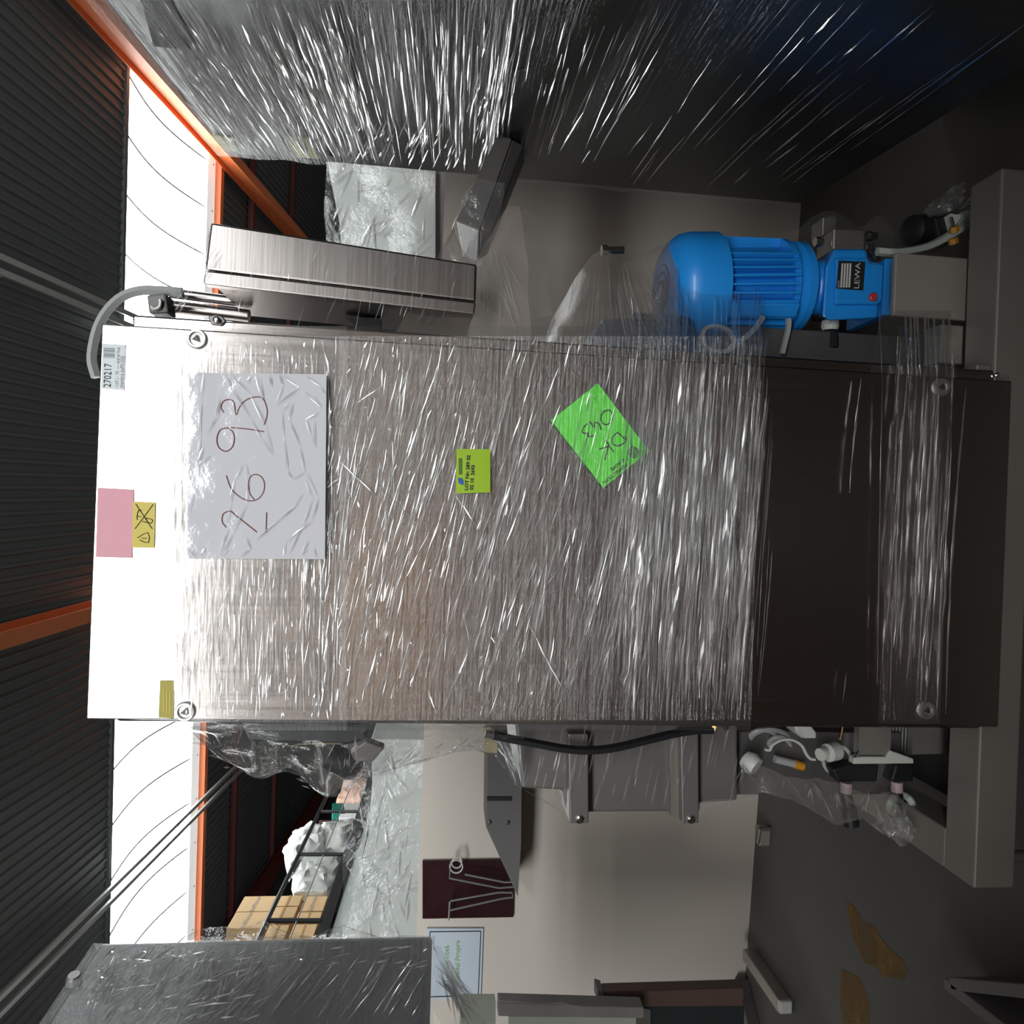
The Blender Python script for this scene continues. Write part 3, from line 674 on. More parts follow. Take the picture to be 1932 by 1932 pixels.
# green tag under the film
gt = [(1128, 723), (1224.5, 851), (1138, 920.5), (1039.5, 793)]
t, mp = card('green_tag', gt, 1.1925, 'green', 'large bright green card set askew under film handwritten DK 043', 'card')
def g4(pts): return [(1020 + x * 220 / 1771, 700 + y * 240 / 1932) for x, y in pts]
for nm, ss in (('letter', [[(1160, 930), (1200, 960), (1295, 1050)], [(1165, 930), (1095, 1000), (1085, 1080), (1130, 1130), (1200, 1130), (1270, 1090), (1305, 1030), (1280, 990)]]),
               ('letter', [[(975, 1050), (1040, 1120), (1025, 1150), (1010, 1220), (970, 1350)], [(1040, 1130), (985, 1050)], [(890, 1190), (1010, 1150), (1050, 1160), (1115, 1230)]]),
               ('digit', [[(985, 605), (1040, 595), (1085, 640), (1090, 720), (1050, 790), (985, 815), (930, 770), (920, 690), (950, 625), (985, 605)], [(1085, 740), (1055, 735)]]),
               ('digit', [[(745, 765), (810, 860), (815, 790), (860, 785), (900, 830), (918, 895)]]),
               ('digit', [[(715, 795), (665, 840), (632, 900), (645, 945), (720, 945), (712, 980), (750, 995), (825, 980)]])):
    mb = MB()
    for s_ in ss: stroke(mb, g4(s_), .00125, mp, 4)
    mb.obj(nm, 'ink', t)
e0, e1 = mp(1224.5, 851), mp(1138, 920.5); rt = (e1 - e0).normalized(); up = (mp(1224.5, 851) - mp(1128, 723)).normalized()
g1 = lambda x, y: mp(*g4([(x, y)])[0])
text('PERFECTION', .0088, 'ink', t, g1(1290, 1400), rt, up, sx=1.06, bold=.00025)
text('EUROPE', .0085, 'ink', t, g1(1255, 1322), rt, up, sx=.98, bold=.00025)
c = g1(1410, 1235); mb = MB()
mb.prism([c + (rt * math.cos(a) + up * math.sin(a)) * .0098 * (1.28 if i in (2, 14) else 1) for i, a in enumerate([k * 2 * math.pi / 24 + .6 for k in range(24)])], (0, .0003, 0)); mb.obj('logo', 'ink', t)
mb = MB()
for k in range(5):
    dd = (k - 2) * .0034; L = math.sqrt(max(0, .0092 ** 2 - dd ** 2)) * .8
    mb.prism([c + up * (dd + .0005) - rt * L + V((0, -.0003, 0)), c + up * (dd + .0016) + rt * L + V((0, -.0003, 0)), c + up * (dd + .0006) + rt * L + V((0, -.0003, 0)), c + up * (dd - .0005) - rt * L + V((0, -.0003, 0))], (0, .0002, 0))
mb.obj('logo_lines', 'green', t)
MB().prism([g1(1310, 1330), g1(1330, 1325), g1(1322, 1350)], (0, .0003, 0)).obj('arrow_mark', 'ink', t)

# ================================================================== BASE FRAME
zr = .205
fr = thing('base_frame', (.2, 1.3, 0), 'satin stainless steel floor frame of square tube carrying the wrapped cabinet', 'frame')
def rail(a, b, name='rail'): return MB().box(a, b).obj(name, 'steel_rail', fr, bevel=.004)
rail((-.69, 1.228, zr - .085), (.70, 1.308, zr)); rail((-.69, 1.308, zr - .085), (-.61, 2.06, zr)); rail((-.69, 2.06, zr - .085), (.70, 2.14, zr))
for x, y in ((-.65, 1.27), (.66, 1.27), (-.65, 2.1), (.66, 2.1), (.1, 1.27)):
    MB().lathe([(.03, 0), (.03, .012), (.012, .016), (.012, zr - .085)], (x, y, 0), (0, 0, 1), 16).obj('foot', 'steel_dark', fr)
MB().box((-.61, 1.308, .06), (.62, 2.06, .075)).obj('under_shade', 'blackmetal', fr)  # dark sheet between the rails, standing in for shade under the cabinet
# pedestal under the pump: folded steel plate, and blocks on the rail
q = [P(x, y, 1.33) for x, y in ((1690, 478), (1888, 490), (1888, 607), (1700, 598))]
zb = zr
def vprism(x0, x1, y0, y1, z0, z1, name, m, parent, bevel=.003): return MB().box((x0, y0, z0), (x1, y1, z1)).obj(name, m, parent, bevel=bevel)
xa, xb = (q[2].x + q[3].x) / 2, (q[0].x + q[1].x) / 2
vprism(xa, xb, 1.33, 1.342, zr - .085, q[0].z, 'pedestal', 'pedestal_grey', fr)
vprism(P(1870, 650, 1.31).x - .045, P(1870, 650, 1.31).x + .035, 1.31, 1.36, zr, zr + .05, 'bracket', 'steel_rail', fr)
vprism(P(1860, 715, 1.225).x - .012, P(1860, 715, 1.225).x + .03, 1.235, 1.262, zr, zr + .03, 'bracket', 'steel_rail', fr)
for xx, yy in ((xb - .02, 1.56), (xa + .03, 1.56)): pass

# ================================================================== BLUE DOSING PUMP WITH GEARED MOTOR
A, B = P(1240, 548, 1.5), P(1685, 541, 1.5); AX = (B - A).normalized(); u1 = (B - A).length / 445; k1 = 1.5 / FPX
def ap(px, off=(0, 0)): return A + AX * ((px - 1240) * u1)
pump = thing('geared_motor', B, 'bright blue electric motor and gearbox with nameplate standing beside steel cabinet under film', 'motor')
SX = V((1, 0, 0)); SY = AX.cross(SX).normalized(); SY = SY if SY.y < 0 else -SY     # SX to the hall's right, SY towards the lens
def side(px, py): return ap(px) + SX * ((548 - (px - 1240) * 7 / 445 - py) * k1)
cw = [(0.060, 0), (.085, .004), (.104, .016), (.117, .034), (.1215, .055), (.1215, 90 * u1), (.112, 91 * u1)]
MB().lathe(cw, ap(1248), AX, 48).obj('fan_cowl', 'motor', pump, smooth=True)
mb = MB()
for r_ in (.02, .038, .055): mb.tube([ap(1246) + (SX * math.cos(a) + SY * math.sin(a)) * r_ for a in [i * math.pi / 12 for i in range(24)]], .003, 5, closed=True)
mb.obj('fan_grille', 'motor_dark', pump)
MB().lathe([(.088, 0), (.088, 128 * u1)], ap(1338), AX, 40).obj('motor_body', 'motor', pump, smooth=True)
fm = MB().box((.084, -.0022, 0), (.112, .0022, 122 * u1)).mesh('fin', 'motor', bevel=.0006)
Z = AX; 
for i in range(40):
    a = i * 2 * math.pi / 40 + .05; X = (SX * math.cos(a) + SY * math.sin(a)); Y = Z.cross(X)
    if -math.radians(152) < math.atan2(X.dot(SY), X.dot(SX)) - math.pi < -math.radians(118): continue
    o = link('fin', fm, pump); o.matrix_basis = Matrix.Translation(ap(1340)) @ Matrix((X, Y, Z)).transposed().to_4x4()
# terminal strip block running down the motor's left flank
a = math.radians(228); X = (SX * math.cos(-a) + SY * -math.sin(-a)); X = (SX * -.62 + SY * .78).normalized(); Y = Z.cross(X)
o = MB().box((.085, -.015, 0), (.1165, .015, 125 * u1)).obj('flat_rib', 'motor', pump, bevel=.003); o.matrix_basis = Matrix.Translation(ap(1338)) @ Matrix((X, Y, Z)).transposed().to_4x4()
vv = side(1400, 438)
MB().prism([side(1348, 446), side(1445, 450), side(1445, 462), side(1348, 460)], SY * -.05).obj('foot_bar', 'motor', pump, bevel=.003)
MB().lathe([(.105, 0), (.105, .012), (.090, .020), (.090, .030), (.1, .036), (.1, .052), (.086, .06)], ap(1455), AX, 44).obj('end_flange', 'motor', pump, smooth=True)
MB().lathe([(.062, 0), (.072, .004), (.075, .02), (.066, .028), (.052, .034), (.058, .042), (.06, .06), (.05, .068)], ap(1492), AX, 36).obj('coupling_neck', 'motor', pump, smooth=True)
# gearbox housing
def gp(px, py, d):                        # a point D nearer the lens than the motor's axis
    f = (1.5 - d) / 1.5; return side(966 + (px - 966) * f, 966 + (py - 966) * f) + SY * d
hs = MB().prism2([gp(x, y, .075) for x, y in ((1545, 600), (1548, 500), (1563, 466), (1625, 466), (1630, 490), (1655, 494), (1653, 603), (1562, 608))],
                 [gp(x, y, -.06) for x, y in ((1545, 600), (1540, 520), (1555, 466), (1625, 466), (1630, 490), (1655, 494), (1653, 603), (1562, 608))])
hs = hs.obj('gearbox_housing', 'motor', pump, bevel=.006)
MB().prism([gp(x, y, .078) for x, y in ((1563, 486), (1625, 486), (1628, 496), (1656, 498), (1655, 570), (1648, 577), (1566, 577))], SY * .008).obj('cover_plate', 'motor', hs, bevel=.003)
MB().lathe([(.044, 0), (.048, .03), (.05, 60 * u1)], ap(1520), AX, 28).obj('input_barrel', 'motor', pump, smooth=True)
npl = MB().prism([gp(x, y, .0875) for x, y in ((1572, 489), (1623, 491), (1621, 548), (1569, 544))], SY * .0012).obj('nameplate', 'ink', pump)
mb = MB()
for k in range(4):
    mb.prism([gp(1577.5 + k * 5.2, 494, .0890), gp(1580.8 + k * 5.2, 494, .0890), gp(1580 + k * 5.2, 542, .0890), gp(1576.6 + k * 5.2, 542, .0890)], SY * .0004)
mb.obj('plate_lines', 'white_plastic', npl)
text('LEWA', .0165, 'white_plastic', npl, gp(1613, 545, .0892), SX + V((0, 0, -.02)), -AX, sx=1.28)
text('LEWA', .006, 'white_plastic', npl, gp(1575, 543, .0892), SX, -AX)
MB().lathe([(.0095, 0), (.0095, .005), (.007, .007)], gp(1640, 562, .086), SY, 22).obj('oil_plug', 'red', pump)
MB().prism([gp(x, y, .06) for x, y in ((1664, 484), (1682, 484), (1681, 597), (1663, 597))], SY * -.14).obj('mounting_foot', 'motor', pump, bevel=.002)
MB().prism([gp(x, y, .03) for x, y in ((1652, 500), (1666, 500), (1666, 590), (1652, 590))], SY * -.09).obj('foot_web', 'motor_dark', pump)
MB().prism([gp(x, y, .035) for x, y in ((1563, 424), (1625, 426), (1625, 466), (1563, 466))], SY * -.07).obj('pump_head', 'steel_dull', pump, bevel=.004)
MB().prism([gp(x, y, -.03) for x, y in ((1545, 402), (1573, 398), (1573, 430), (1545, 440))], SY * -.05).obj('pump_head_block', 'steel_dull', pump, bevel=.004)
for pts in (((1637, 478), (1637, 458)), ((1628, 440), (1648, 440)), ((1530, 452), (1545, 452)), ((1648, 472), (1648, 488))):
    p0, p1 = gp(*pts[0], .01), gp(*pts[1], .01); MB().lathe([(.011, 0), (.011, .012), (.008, .013), (.008, max(.016, (p1 - p0).length))], p0, p1 - p0, 6).obj('pipe_nut', 'chrome', pump)
MB().lathe([(.018, 0), (.019, .012), (.016, .022)], gp(1564, 609, .03), -SX, 18).obj('cap_collar', 'white_plastic', pump)
MB().lathe([(.018, .022), (.020, .03), (.023, .032), (.024, .062), (.02, .066)], gp(1564, 609, .03), -SX, 10).obj('adjusting_knob', 'black', pump)
# steel pipe and cables hanging below the motor
mpp = lambda Y: (lambda x, y: P(x, y, Y))
mb = MB(); stroke(mb, [(1478, 592), (1487, 600), (1488, 618), (1482, 645), (1476, 668)], .0065, mpp(1.43)); tag(mb.obj('steel_pipe', 'grey_hose', None, smooth=True), 'short bent steel pipe rising beside the black gearbox knob', 'pipe')
mb = MB(); stroke(mb, [(1440, 598), (1420, 625), (1395, 645), (1372, 662), (1345, 662), (1326, 645), (1330, 622), (1350, 616), (1375, 625), (1385, 645), (1376, 660)], .006, mpp(1.40), 6); tag(mb.obj('looped_cable', 'grey_hose', None, smooth=True), 'grey cable looped below blue motor at the cabinet edge', 'cable')
# second, darker motor behind the wrap
m2 = thing('navy_motor', P(1220, 640, 1.5), 'dark navy finned motor half hidden under hazy film above blue motor base', 'motor')
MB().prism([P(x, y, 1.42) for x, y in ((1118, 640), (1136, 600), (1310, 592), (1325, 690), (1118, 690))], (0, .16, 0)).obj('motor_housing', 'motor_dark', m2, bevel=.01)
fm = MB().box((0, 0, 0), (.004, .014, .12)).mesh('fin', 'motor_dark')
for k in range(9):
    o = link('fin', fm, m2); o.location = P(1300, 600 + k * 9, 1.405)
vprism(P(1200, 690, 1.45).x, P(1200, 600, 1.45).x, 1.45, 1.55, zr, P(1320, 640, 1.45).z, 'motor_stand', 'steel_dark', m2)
# hazy drape
dr = thing('film_drape', P(1135, 480, 1.46), 'hazy film tent drawn from a bolt head down over the motor tops', 'film')
film_patch([P(x, y, 1.47) for x, y in ((1020, 655), (1050, 590), (1085, 528), (1122, 478), (1150, 474), (1175, 492), (1210, 485), (1240, 462), (1275, 448))],
           [P(x, 668, 1.27) for x in (1010, 1050, 1090, 1125, 1155, 1185, 1215, 1250, 1285)], 'drape', 'drape_sheet', dr, nv=14, amp=.007, fr=18)
MB().lathe([(.012, 0), (.012, .012), (.008, .016), (.008, .05)], P(1135, 473, 1.49), (.1, 0, -1), 10).obj('bolt', 'chrome', dr)
sp = []
for _ in range(60):
    x = rng.uniform(1060, 1280); y = rng.uniform(560, 660); L = rng.uniform(30, 110); sp.append(((x, y), (1135 + (x - 1135) * (1 - L / 260), y - L), rng.uniform(1.2, 3), .5))
folds('film_fold', 'fold_soft', dr, lambda x, y: P(x, y, 1.26 + .19 * max(0, min(1, (668 - y) / 190))), sp, rng)

# ================================================================== CONTROL BOX ON ITS BRACKET
cb = thing('control_box', P(640, 520, 1.25), 'long stainless control box on bracket beside the upper cabinet edge', 'control box')
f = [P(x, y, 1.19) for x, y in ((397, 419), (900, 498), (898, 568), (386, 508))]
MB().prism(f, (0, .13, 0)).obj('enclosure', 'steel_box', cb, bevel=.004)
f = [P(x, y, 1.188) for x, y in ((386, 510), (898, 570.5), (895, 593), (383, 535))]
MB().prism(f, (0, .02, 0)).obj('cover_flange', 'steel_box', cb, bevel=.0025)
a_, b_ = P(392, 537, 1.20), P(893, 588, 1.20)
ck = MB().prism([a_, a_ + V((0, .20, 0)), a_ + V((0, .20, -.05)), a_ + V((0.0, .0, -.012))], (.11, 0, 0))
MB().prism2([a_ + V((.01, .0, 0)), b_ + V((.01, .0, 0)), b_ + V((.01, .22, 0)), a_ + V((.01, .22, 0))], [a_ + V((.02, .0, 0)), b_ + V((.02, .0, 0)), b_ + V((.02, .22, 0)), a_ + V((.02, .22, 0))]).obj('mounting_bracket', 'steel_box', cb)
MB().prism([P(x, y, 1.33) for x, y in ((650, 598), (718, 600), (718, 628), (684, 628))], (.004, .02, 0)).obj('slot', 'black', cb)
MB().lathe([(.005, 0), (.005, .002)], P(437, 570, 1.285), (-1, 0, 0), 14).obj('screw_hole', 'black', cb)
for pts, r_ in ((((322, 553), (470, 572)), .010), (((318, 578), (470, 596)), .012)):
    MB().tube([P(*pts[0], 1.36), P(*pts[1], 1.36)], r_, 14).obj('support_tube', 'steel_box', cb, smooth=True)
hz = thing('flexible_conduit', P(300, 570, 1.34), 'pale grey flexible conduit arching over the upper corner of steel cabinet', 'conduit')
mb = MB(); stroke(mb, [(345, 552), (305, 549), (265, 549), (232, 560), (206, 583), (188, 612), (178, 645), (174, 680), (182, 712)], .0088, mpp(1.30), 8); mb.obj('hose', 'grey_hose', hz, smooth=True)
MB().prism([P(x, y, 1.285) for x, y in ((276, 556), (312, 552), (318, 590), (280, 591))], (0, .04, 0)).obj('clamp', 'grey_paint', hz, bevel=.004)
mb = MB(); stroke(mb, [(285, 578), (290, 583), (300, 580), (303, 572), (302, 565)], .003, mpp(1.28)); mb.obj('clamp_wire', 'white_plastic', hz, smooth=True)
o = film_patch([P(x, y, 1.24) for x, y in ((395, 428), (388, 470), (384, 505), (384, 530))], [P(x, y, 1.30) for x, y in ((372, 470), (345, 505), (318, 540), (322, 572))], 'film_loose', 'stretch_film', cb, amp=.012, fr=30)
sp = []
for _ in range(46):
    x = rng.uniform(400, 890); y = rng.uniform(505, 640); L = rng.uniform(12, 60); sp.append(((x, y), (x + L * rng.uniform(.05, .5), y - L), rng.uniform(1, 2.2), .6))
for _ in range(24):
    x = rng.uniform(325, 385); y = 600 - (x - 320) * 1.4 + rng.uniform(-20, 20); L = rng.uniform(15, 50); sp.append(((x, y), (x + L * .7, y - L), rng.uniform(1.5, 4), .8))
folds('film_fold', 'fold_soft', o, mpp(1.183), sp, rng)

# ================================================================== SQUARE-TUBE ARM WITH ITS DRAPE
am = thing('square_arm', P(940, 350, 1.45), 'square steel arm in clear film slanting between wrapped machine and control box', 'arm')
N1 = [P(860, 416, 1.36), P(905, 434, 1.34), P(902, 493, 1.50), P(873, 485, 1.52)]; N2 = [P(939, 253, 1.52), P(966, 262, 1.50), P(960, 290, 1.66), P(935, 285, 1.68)]
MB().prism2(N1, N2).obj('arm_tube', 'tank_grey', am, bevel=.003)
N1 = [P(906, 435, 1.335), P(927, 443, 1.36), P(920, 480, 1.50), P(903, 492, 1.49)]; N2 = [P(967, 263, 1.495), P(988, 275, 1.52), P(990, 305, 1.66), P(962, 290, 1.65)]
MB().prism2(N1, N2).obj('cover_strip', 'tank_grey', am, bevel=.003)
o = film_patch([P(x, y, 1.37) for x, y in ((872, 395), (858, 420), (868, 460), (890, 490), (905, 480), (925, 440), (955, 395), (985, 390))],
               [P(x, y, 1.26) for x, y in ((745, 632), (790, 640), (815, 640), (840, 640), (870, 640), (905, 640), (945, 640), (1000, 640))], 'drape', 'stretch_film', am, nv=16, amp=.008, fr=16)
film_patch([P(x, y, 1.44) for x, y in ((965, 400), (990, 395), (1005, 410), (1022, 430), (1030, 445))], [P(x, y, 1.34) for x, y in ((905, 560), (935, 590), (965, 610), (1000, 610), (1040, 600))], 'film_hazy', 'stretch_film', am, nv=12, amp=.01, fr=16)
film_patch([P(x, y, 1.33) for x, y in ((845, 470), (858, 420), (880, 362), (905, 335))], [P(x, y, 1.33) for x, y in ((852, 520), (905, 470), (935, 440), (955, 345))], 'film_loose', 'stretch_film', am, nv=10, amp=.006, fr=24)
sp = []
for k in range(46):
    x = rng.uniform(770, 1000); sp.append(((x, rng.uniform(560, 636)), (x * .35 + 905 * .65 + rng.uniform(-12, 30), rng.uniform(420, 520)), rng.uniform(1.2, 3.2), .5))
folds('film_fold', 'fold_soft', o, lambda x, y: P(x, y, 1.25 + .1 * max(0, min(1, (640 - y) / 220))), sp, rng)

# ================================================================== GREY TANK COVER ON THE OTHER FLANK
tk = thing('tank_cover', P(1180, 1450, 1.5), 'grey steel tank cover with two upright channels beside the lower cabinet', 'tank')
MB().prism([P(x, y, 1.40) for x, y in ((972, 1362), (1392, 1362), (1392, 1512), (1322, 1516), (1322, 1532), (1070, 1534), (1062, 1492), (985, 1488))], (0, .3, 0)).obj('cover_body', 'tank_grey', tk, bevel=.006)
for k, (a, b, y0, y1) in enumerate(((1072, 1110, 1385, 1554), (1284, 1318, 1382, 1554))):
    c_ = MB().prism([P(a, y0, 1.365), P(b, y0, 1.365), P(b + 1, y1, 1.365), P(a + 3, y1, 1.365)], (0, .10, 0)).obj('channel', 'tank_grey', tk, bevel=.003)
    MB().lathe([(.008, 0), (.008, .005), (.005, .007)], P((a + b) / 2 + 2, y1 - 9, 1.366), (0, -1, 0), 12).obj('bolt', 'chrome', c_)
MB().prism([P(x, y, 1.385) for x, y in ((1263, 1392), (1284, 1392), (1284, 1545), (1266, 1540))], (0, .02, 0)).obj('edge_strip', 'steel_rail', tk)
film_patch([P(x, y, 1.38) for x, y in ((985, 1488), (1010, 1500), (1040, 1514), (1074, 1520))], [P(x, y, 1.37) for x, y in ((990, 1492), (1038, 1520), (1060, 1535), (1074, 1553))], 'film_hazy', 'stretch_film', tk, nv=4, amp=.001)
film_patch([P(x, y, 1.37) for x, y in ((1318, 1553), (1326, 1532), (1340, 1522), (1392, 1512))], [P(x, y, 1.37) for x, y in ((1316, 1515), (1330, 1510), (1350, 1508), (1392, 1508))], 'film_hazy', 'stretch_film', tk, nv=4, amp=.001)
sp = []
for _ in range(60):
    x = rng.uniform(985, 1390); y = rng.uniform(1400, 1530); L = rng.uniform(20, 90); sp.append(((x, y), (x + L * .22, y - L), rng.uniform(1.2, 3), .5))
folds('film_fold', 'fold_soft', tk, mpp(1.355), sp, rng)
for zz in (.24,):
    vprism(P(1392, 1500, 1.45).x, P(1392, 1380, 1.45).x, 1.45, 1.5, zr, P(1390, 1440, 1.45).z + .02, 'tank_leg', 'steel_dark', tk)
ho = thing('black_hose', P(1110, 1412, 1.34), 'black rubber hose sagging over the grey tank cover to a brass fitting', 'hose')
mb = MB(); stroke(mb, [(915, 1384), (960, 1394), (1015, 1404), (1065, 1413), (1110, 1416), (1160, 1411), (1215, 1398), (1265, 1386), (1305, 1379), (1345, 1377)], .0085, mpp(1.335), 6); mb.obj('hose', 'black', ho, smooth=True)
mb = MB(); stroke(mb, [(1345, 1377), (1350, 1368), (1362, 1366), (1372, 1375)], .006, mpp(1.335)); mb.obj('brass_elbow', 'brass', ho, smooth=True)

# ================================================================== FILM-WRAPPED FITTINGS ON THE CABINET'S UPPER FLANK
up_ = thing('wrapped_bracket', P(600, 1420, 1.45), 'dark steel bracket bundled in crumpled film on upper cabinet flank', 'bracket')
MB().prism([P(x, y, 1.42) for x, y in ((455, 1364), (700, 1364), (690, 1400), (650, 1408), (470, 1402))], (0, .2, 0)).obj('valve_block', 'blackmetal', up_, bevel=.008)
MB().prism([P(x, y, 1.40) for x, y in ((660, 1420), (690, 1398), (725, 1412), (700, 1440), (668, 1436))], (0, .03, 0)).obj('bent_plate', 'tank_grey', up_, bevel=.003)
MB().lathe([(.026, 0), (.028, .05), (.02, .07)], P(620, 1425, 1.44), (-.2, 0, -.4), 20).obj('fitting', 'blackmetal', up_, smooth=True)
MB().tube([P(600, 1400, 1.48), P(612, 1480, 1.45)], .008, 10).obj('stub_arm', 'steel_dark', up_, smooth=True)
MB().tube([P(480, 1395, 1.48), P(480, 1455, 1.45)], .006, 8).obj('stub_arm', 'steel_dark', up_, smooth=True)
mb = MB(); stroke(mb, [(558, 1411), (562, 1405), (572, 1404), (640, 1403), (645, 1409)], .0016, mpp(1.385), 3); mb.obj('bent_wire', 'tan', up_, smooth=True)
outl = [(330, 1368), (368, 1388), (405, 1415), (440, 1443), (478, 1466), (512, 1460), (540, 1454), (565, 1462), (592, 1482), (618, 1502), (640, 1490), (672, 1474), (710, 1460), (760, 1446), (820, 1430), (860, 1416), (895, 1414), (930, 1424)]
top_ = [(330 + i * 600 / 17, 1366) for i in range(18)]
o = film_patch([P(x, y, 1.24) for x, y in top_], [P(x, y, 1.42) for x, y in outl], 'film_bag' if 'film_bag' in M else 'film_loose', 'stretch_film', up_, nv=16, amp=.012, fr=20, seed=2)
film_patch([P(x, y, 1.5) for x, y in top_], [P(x, y, 1.425) for x, y in outl], 'film_hazy', 'stretch_film', up_, nv=12, amp=.014, fr=16, seed=5)
sp = []
for _ in range(150):
    i = rng.randrange(17); t_ = rng.random(); x0_, y0_ = outl[i][0] + (outl[i + 1][0] - outl[i][0]) * t_, outl[i][1] + (outl[i + 1][1] - outl[i][1]) * t_
    y1_ = rng.uniform(1370, y0_ - 2) if y0_ > 1374 else 1370; x1_ = x0_ + rng.gauss(-25 if x0_ < 620 else 45, 30); s_ = rng.uniform(.1, .6)
    xa, ya = x0_ + (x1_ - x0_) * s_, y0_ + (y1_ - y0_) * s_; e = rng.uniform(.15, .5); xb_, yb_ = x0_ + (x1_ - x0_) * min(1, s_ + e), y0_ + (y1_ - y0_) * min(1, s_ + e)
    if 340 < xb_ < 925: sp.append(((xa, ya), (xb_, yb_), rng.uniform(1.3, 4), .8))
for a, b in zip(outl, outl[1:]): sp.append((a, b, 2.6, .6))
folds('film_fold', 'fold', o, lambda x, y: P(x, y, 1.235 + .185 * max(0, min(1, (y - 1366) / 90))), sp, rng)
quad_px(MB(), [(912, 1372), (940, 1372), (938, 1421), (914, 1419)], mpp(1.36), .004).obj('tape_patch', 'tan', up_)
o = film_patch([P(x, y, 1.32) for x, y in ((932, 1378), (950, 1385), (970, 1380), (990, 1378))], [P(x, y, 1.38) for x, y in ((925, 1412), (950, 1450), (984, 1488), (990, 1470))], 'film_loose', 'stretch_film', up_, amp=.006, fr=30)
sp = [((rng.uniform(930, 985), rng.uniform(1380, 1420)), (984 + rng.uniform(-14, 2), rng.uniform(1440, 1486)), rng.uniform(1.5, 3.5), .8) for _ in range(26)]
folds('film_fold', 'fold', o, mpp(1.34), sp, rng)

# ================================================================== PUMPS, VALVES AND TUBES AT THE CABINET'S FOOT
va = thing('valve_cluster', P(1480, 1410, 1.5), 'tangle of hoses, white fittings and an orange-tagged pipe beside the cabinet foot', 'valve')
Yv = 1.46
mb = MB()
for cx, cy, r_, w_ in ((1440, 1395, 27, 18), (1452, 1400, 38, 24), (1470, 1412, 22, 22)):
    mb.tube([P(cx + r_ * math.cos(a), cy + w_ * math.sin(a), Yv + .02 * math.sin(a)) for a in [i * math.pi / 12 for i in range(24)]], .0055, 7, closed=True)
mb.obj('hose_coil', 'grey_hose', va, smooth=True)
mb = MB(); stroke(mb, [(1443, 1414), (1452, 1415), (1458, 1405), (1475, 1396), (1494, 1396), (1512, 1406), (1522, 1424), (1530, 1432), (1538, 1433)], .0032, mpp(1.40), 6); mb.obj('white_hose', 'white_plastic', va, smooth=True)
MB().tube([P(1462, 1432, 1.43), P(1502, 1442, 1.43)], .0085, 12).obj('pipe', 'grey_hose', va, smooth=True)
MB().tube([P(1498, 1441, 1.43), P(1515, 1446, 1.43)], .0095, 12).obj('orange_tag', 'amber', va, smooth=True)
MB().prism([P(x, y, 1.42) for x, y in ((1500, 1368), (1530, 1368), (1541, 1382), (1541, 1394), (1514, 1394), (1502, 1384))], (0, .05, 0)).obj('white_elbow', 'white_plastic', va, bevel=.004)
MB().lathe([(.013, 0), (.014, .003), (.014, .012), (.009, .014), (.009, .022), (.019, .024), (.020, .05), (.016, .055)], P(1547, 1424, 1.40), (.05, .35, -.9), 24).obj('valve_knob', 'white_plastic', va, smooth=True)
mb = MB(); mb.tube([P(1577 + 26 * math.cos(a), 1432 + 26 * math.sin(a), 1.455) for a in [i * math.pi / 14 for i in range(28)]], .007, 7, closed=True); mb.obj('valve_ring', 'clear_tube', va, smooth=True)
MB().prism([P(x, y, 1.49) for x, y in ((1530, 1366), (1620, 1366), (1622, 1430), (1570, 1420), (1545, 1395))], (0, .06, 0)).obj('back_plate', 'brownboard', va)
MB().lathe([(.018, 0), (.024, .015), (.02, .03)], P(1405, 1430, 1.42), (-.3, -.5, -.4), 16).obj('white_cap', 'white_plastic', va, smooth=True)
MB().prism([P(x, y, 1.42) for x, y in ((1622, 1366), (1682, 1366), (1680, 1424), (1620, 1424))], (0, .02, 0)).obj('steel_plate', 'steel_rail', va)
MB().prism([P(x, y, 1.47) for x, y in ((1712, 1366), (1782, 1366), (1782, 1422), (1712, 1424))], (0, .02, 0)).obj('steel_plate', 'steel_rail', va)
MB().prism([P(x, y, 1.415) for x, y in ((1612, 1430), (1625, 1428), (1672, 1428), (1680, 1416), (1724, 1432), (1724, 1441), (1610, 1442))], (0, .02, 0)).obj('white_bracket', 'white_plastic', va, bevel=.002)
for k in range(5): MB().tube([P(1686 + k * 6, 1366, 1.46), P(1684 + k * 6, 1418, 1.46)], .003, 6).obj('spring_rod', 'steel_dark', va)
for a, b in (((1590, 1368), (1585, 1395)), ((1620, 1418), (1612, 1432))): MB().tube([P(*a, 1.42), P(*b, 1.42)], .004, 8).obj('pin', 'chrome', va)
vprism(P(1700, 1440, 1.5).x, P(1700, 1375, 1.5).x, 1.5, 1.55, zr, P(1600, 1400, 1.5).z, 'stand', 'steel_dark', va)
def dosing(q, band, knob, label):
    t = thing('dosing_head', P(*q[0], 1.42), label, 'pump head', 'black dosing heads at the cabinet foot')
    MB().prism([P(x, y, 1.42) for x, y in q], (0, .06, 0)).obj('head_body', 'black', t, bevel=.005)
    p0, p1 = P(*band[0], 1.43), P(*band[1], 1.43); MB().lathe([(.0125, 0), (.0125, (p1 - p0).length)], p0, p1 - p0, 20).obj('label_band', mat('pinkish_label_' + label[:3], (.50, .36, .38), .5, var=.05), t, smooth=True)
    p2 = P(*knob, 1.43); MB().lathe([(.011, 0), (.013, .012), (.013, .03), (.017, .034), (.017, (p2 - p1).length)], p1, p2 - p1, 16).obj('nozzle', 'black', t, smooth=True)
    return t
dosing([(1604, 1442), (1660, 1442), (1655, 1476), (1582, 1476), (1570, 1452)], ((1597, 1476), (1596, 1495)), (1606, 1556), 'black dosing head with pink band and long black nozzle by cabinet foot')
dosing([(1690, 1442), (1725, 1442), (1724, 1476), (1680, 1476)], ((1692, 1474), (1692, 1493)), (1693, 1512), 'short black dosing head with pink band nearest the base frame corner')
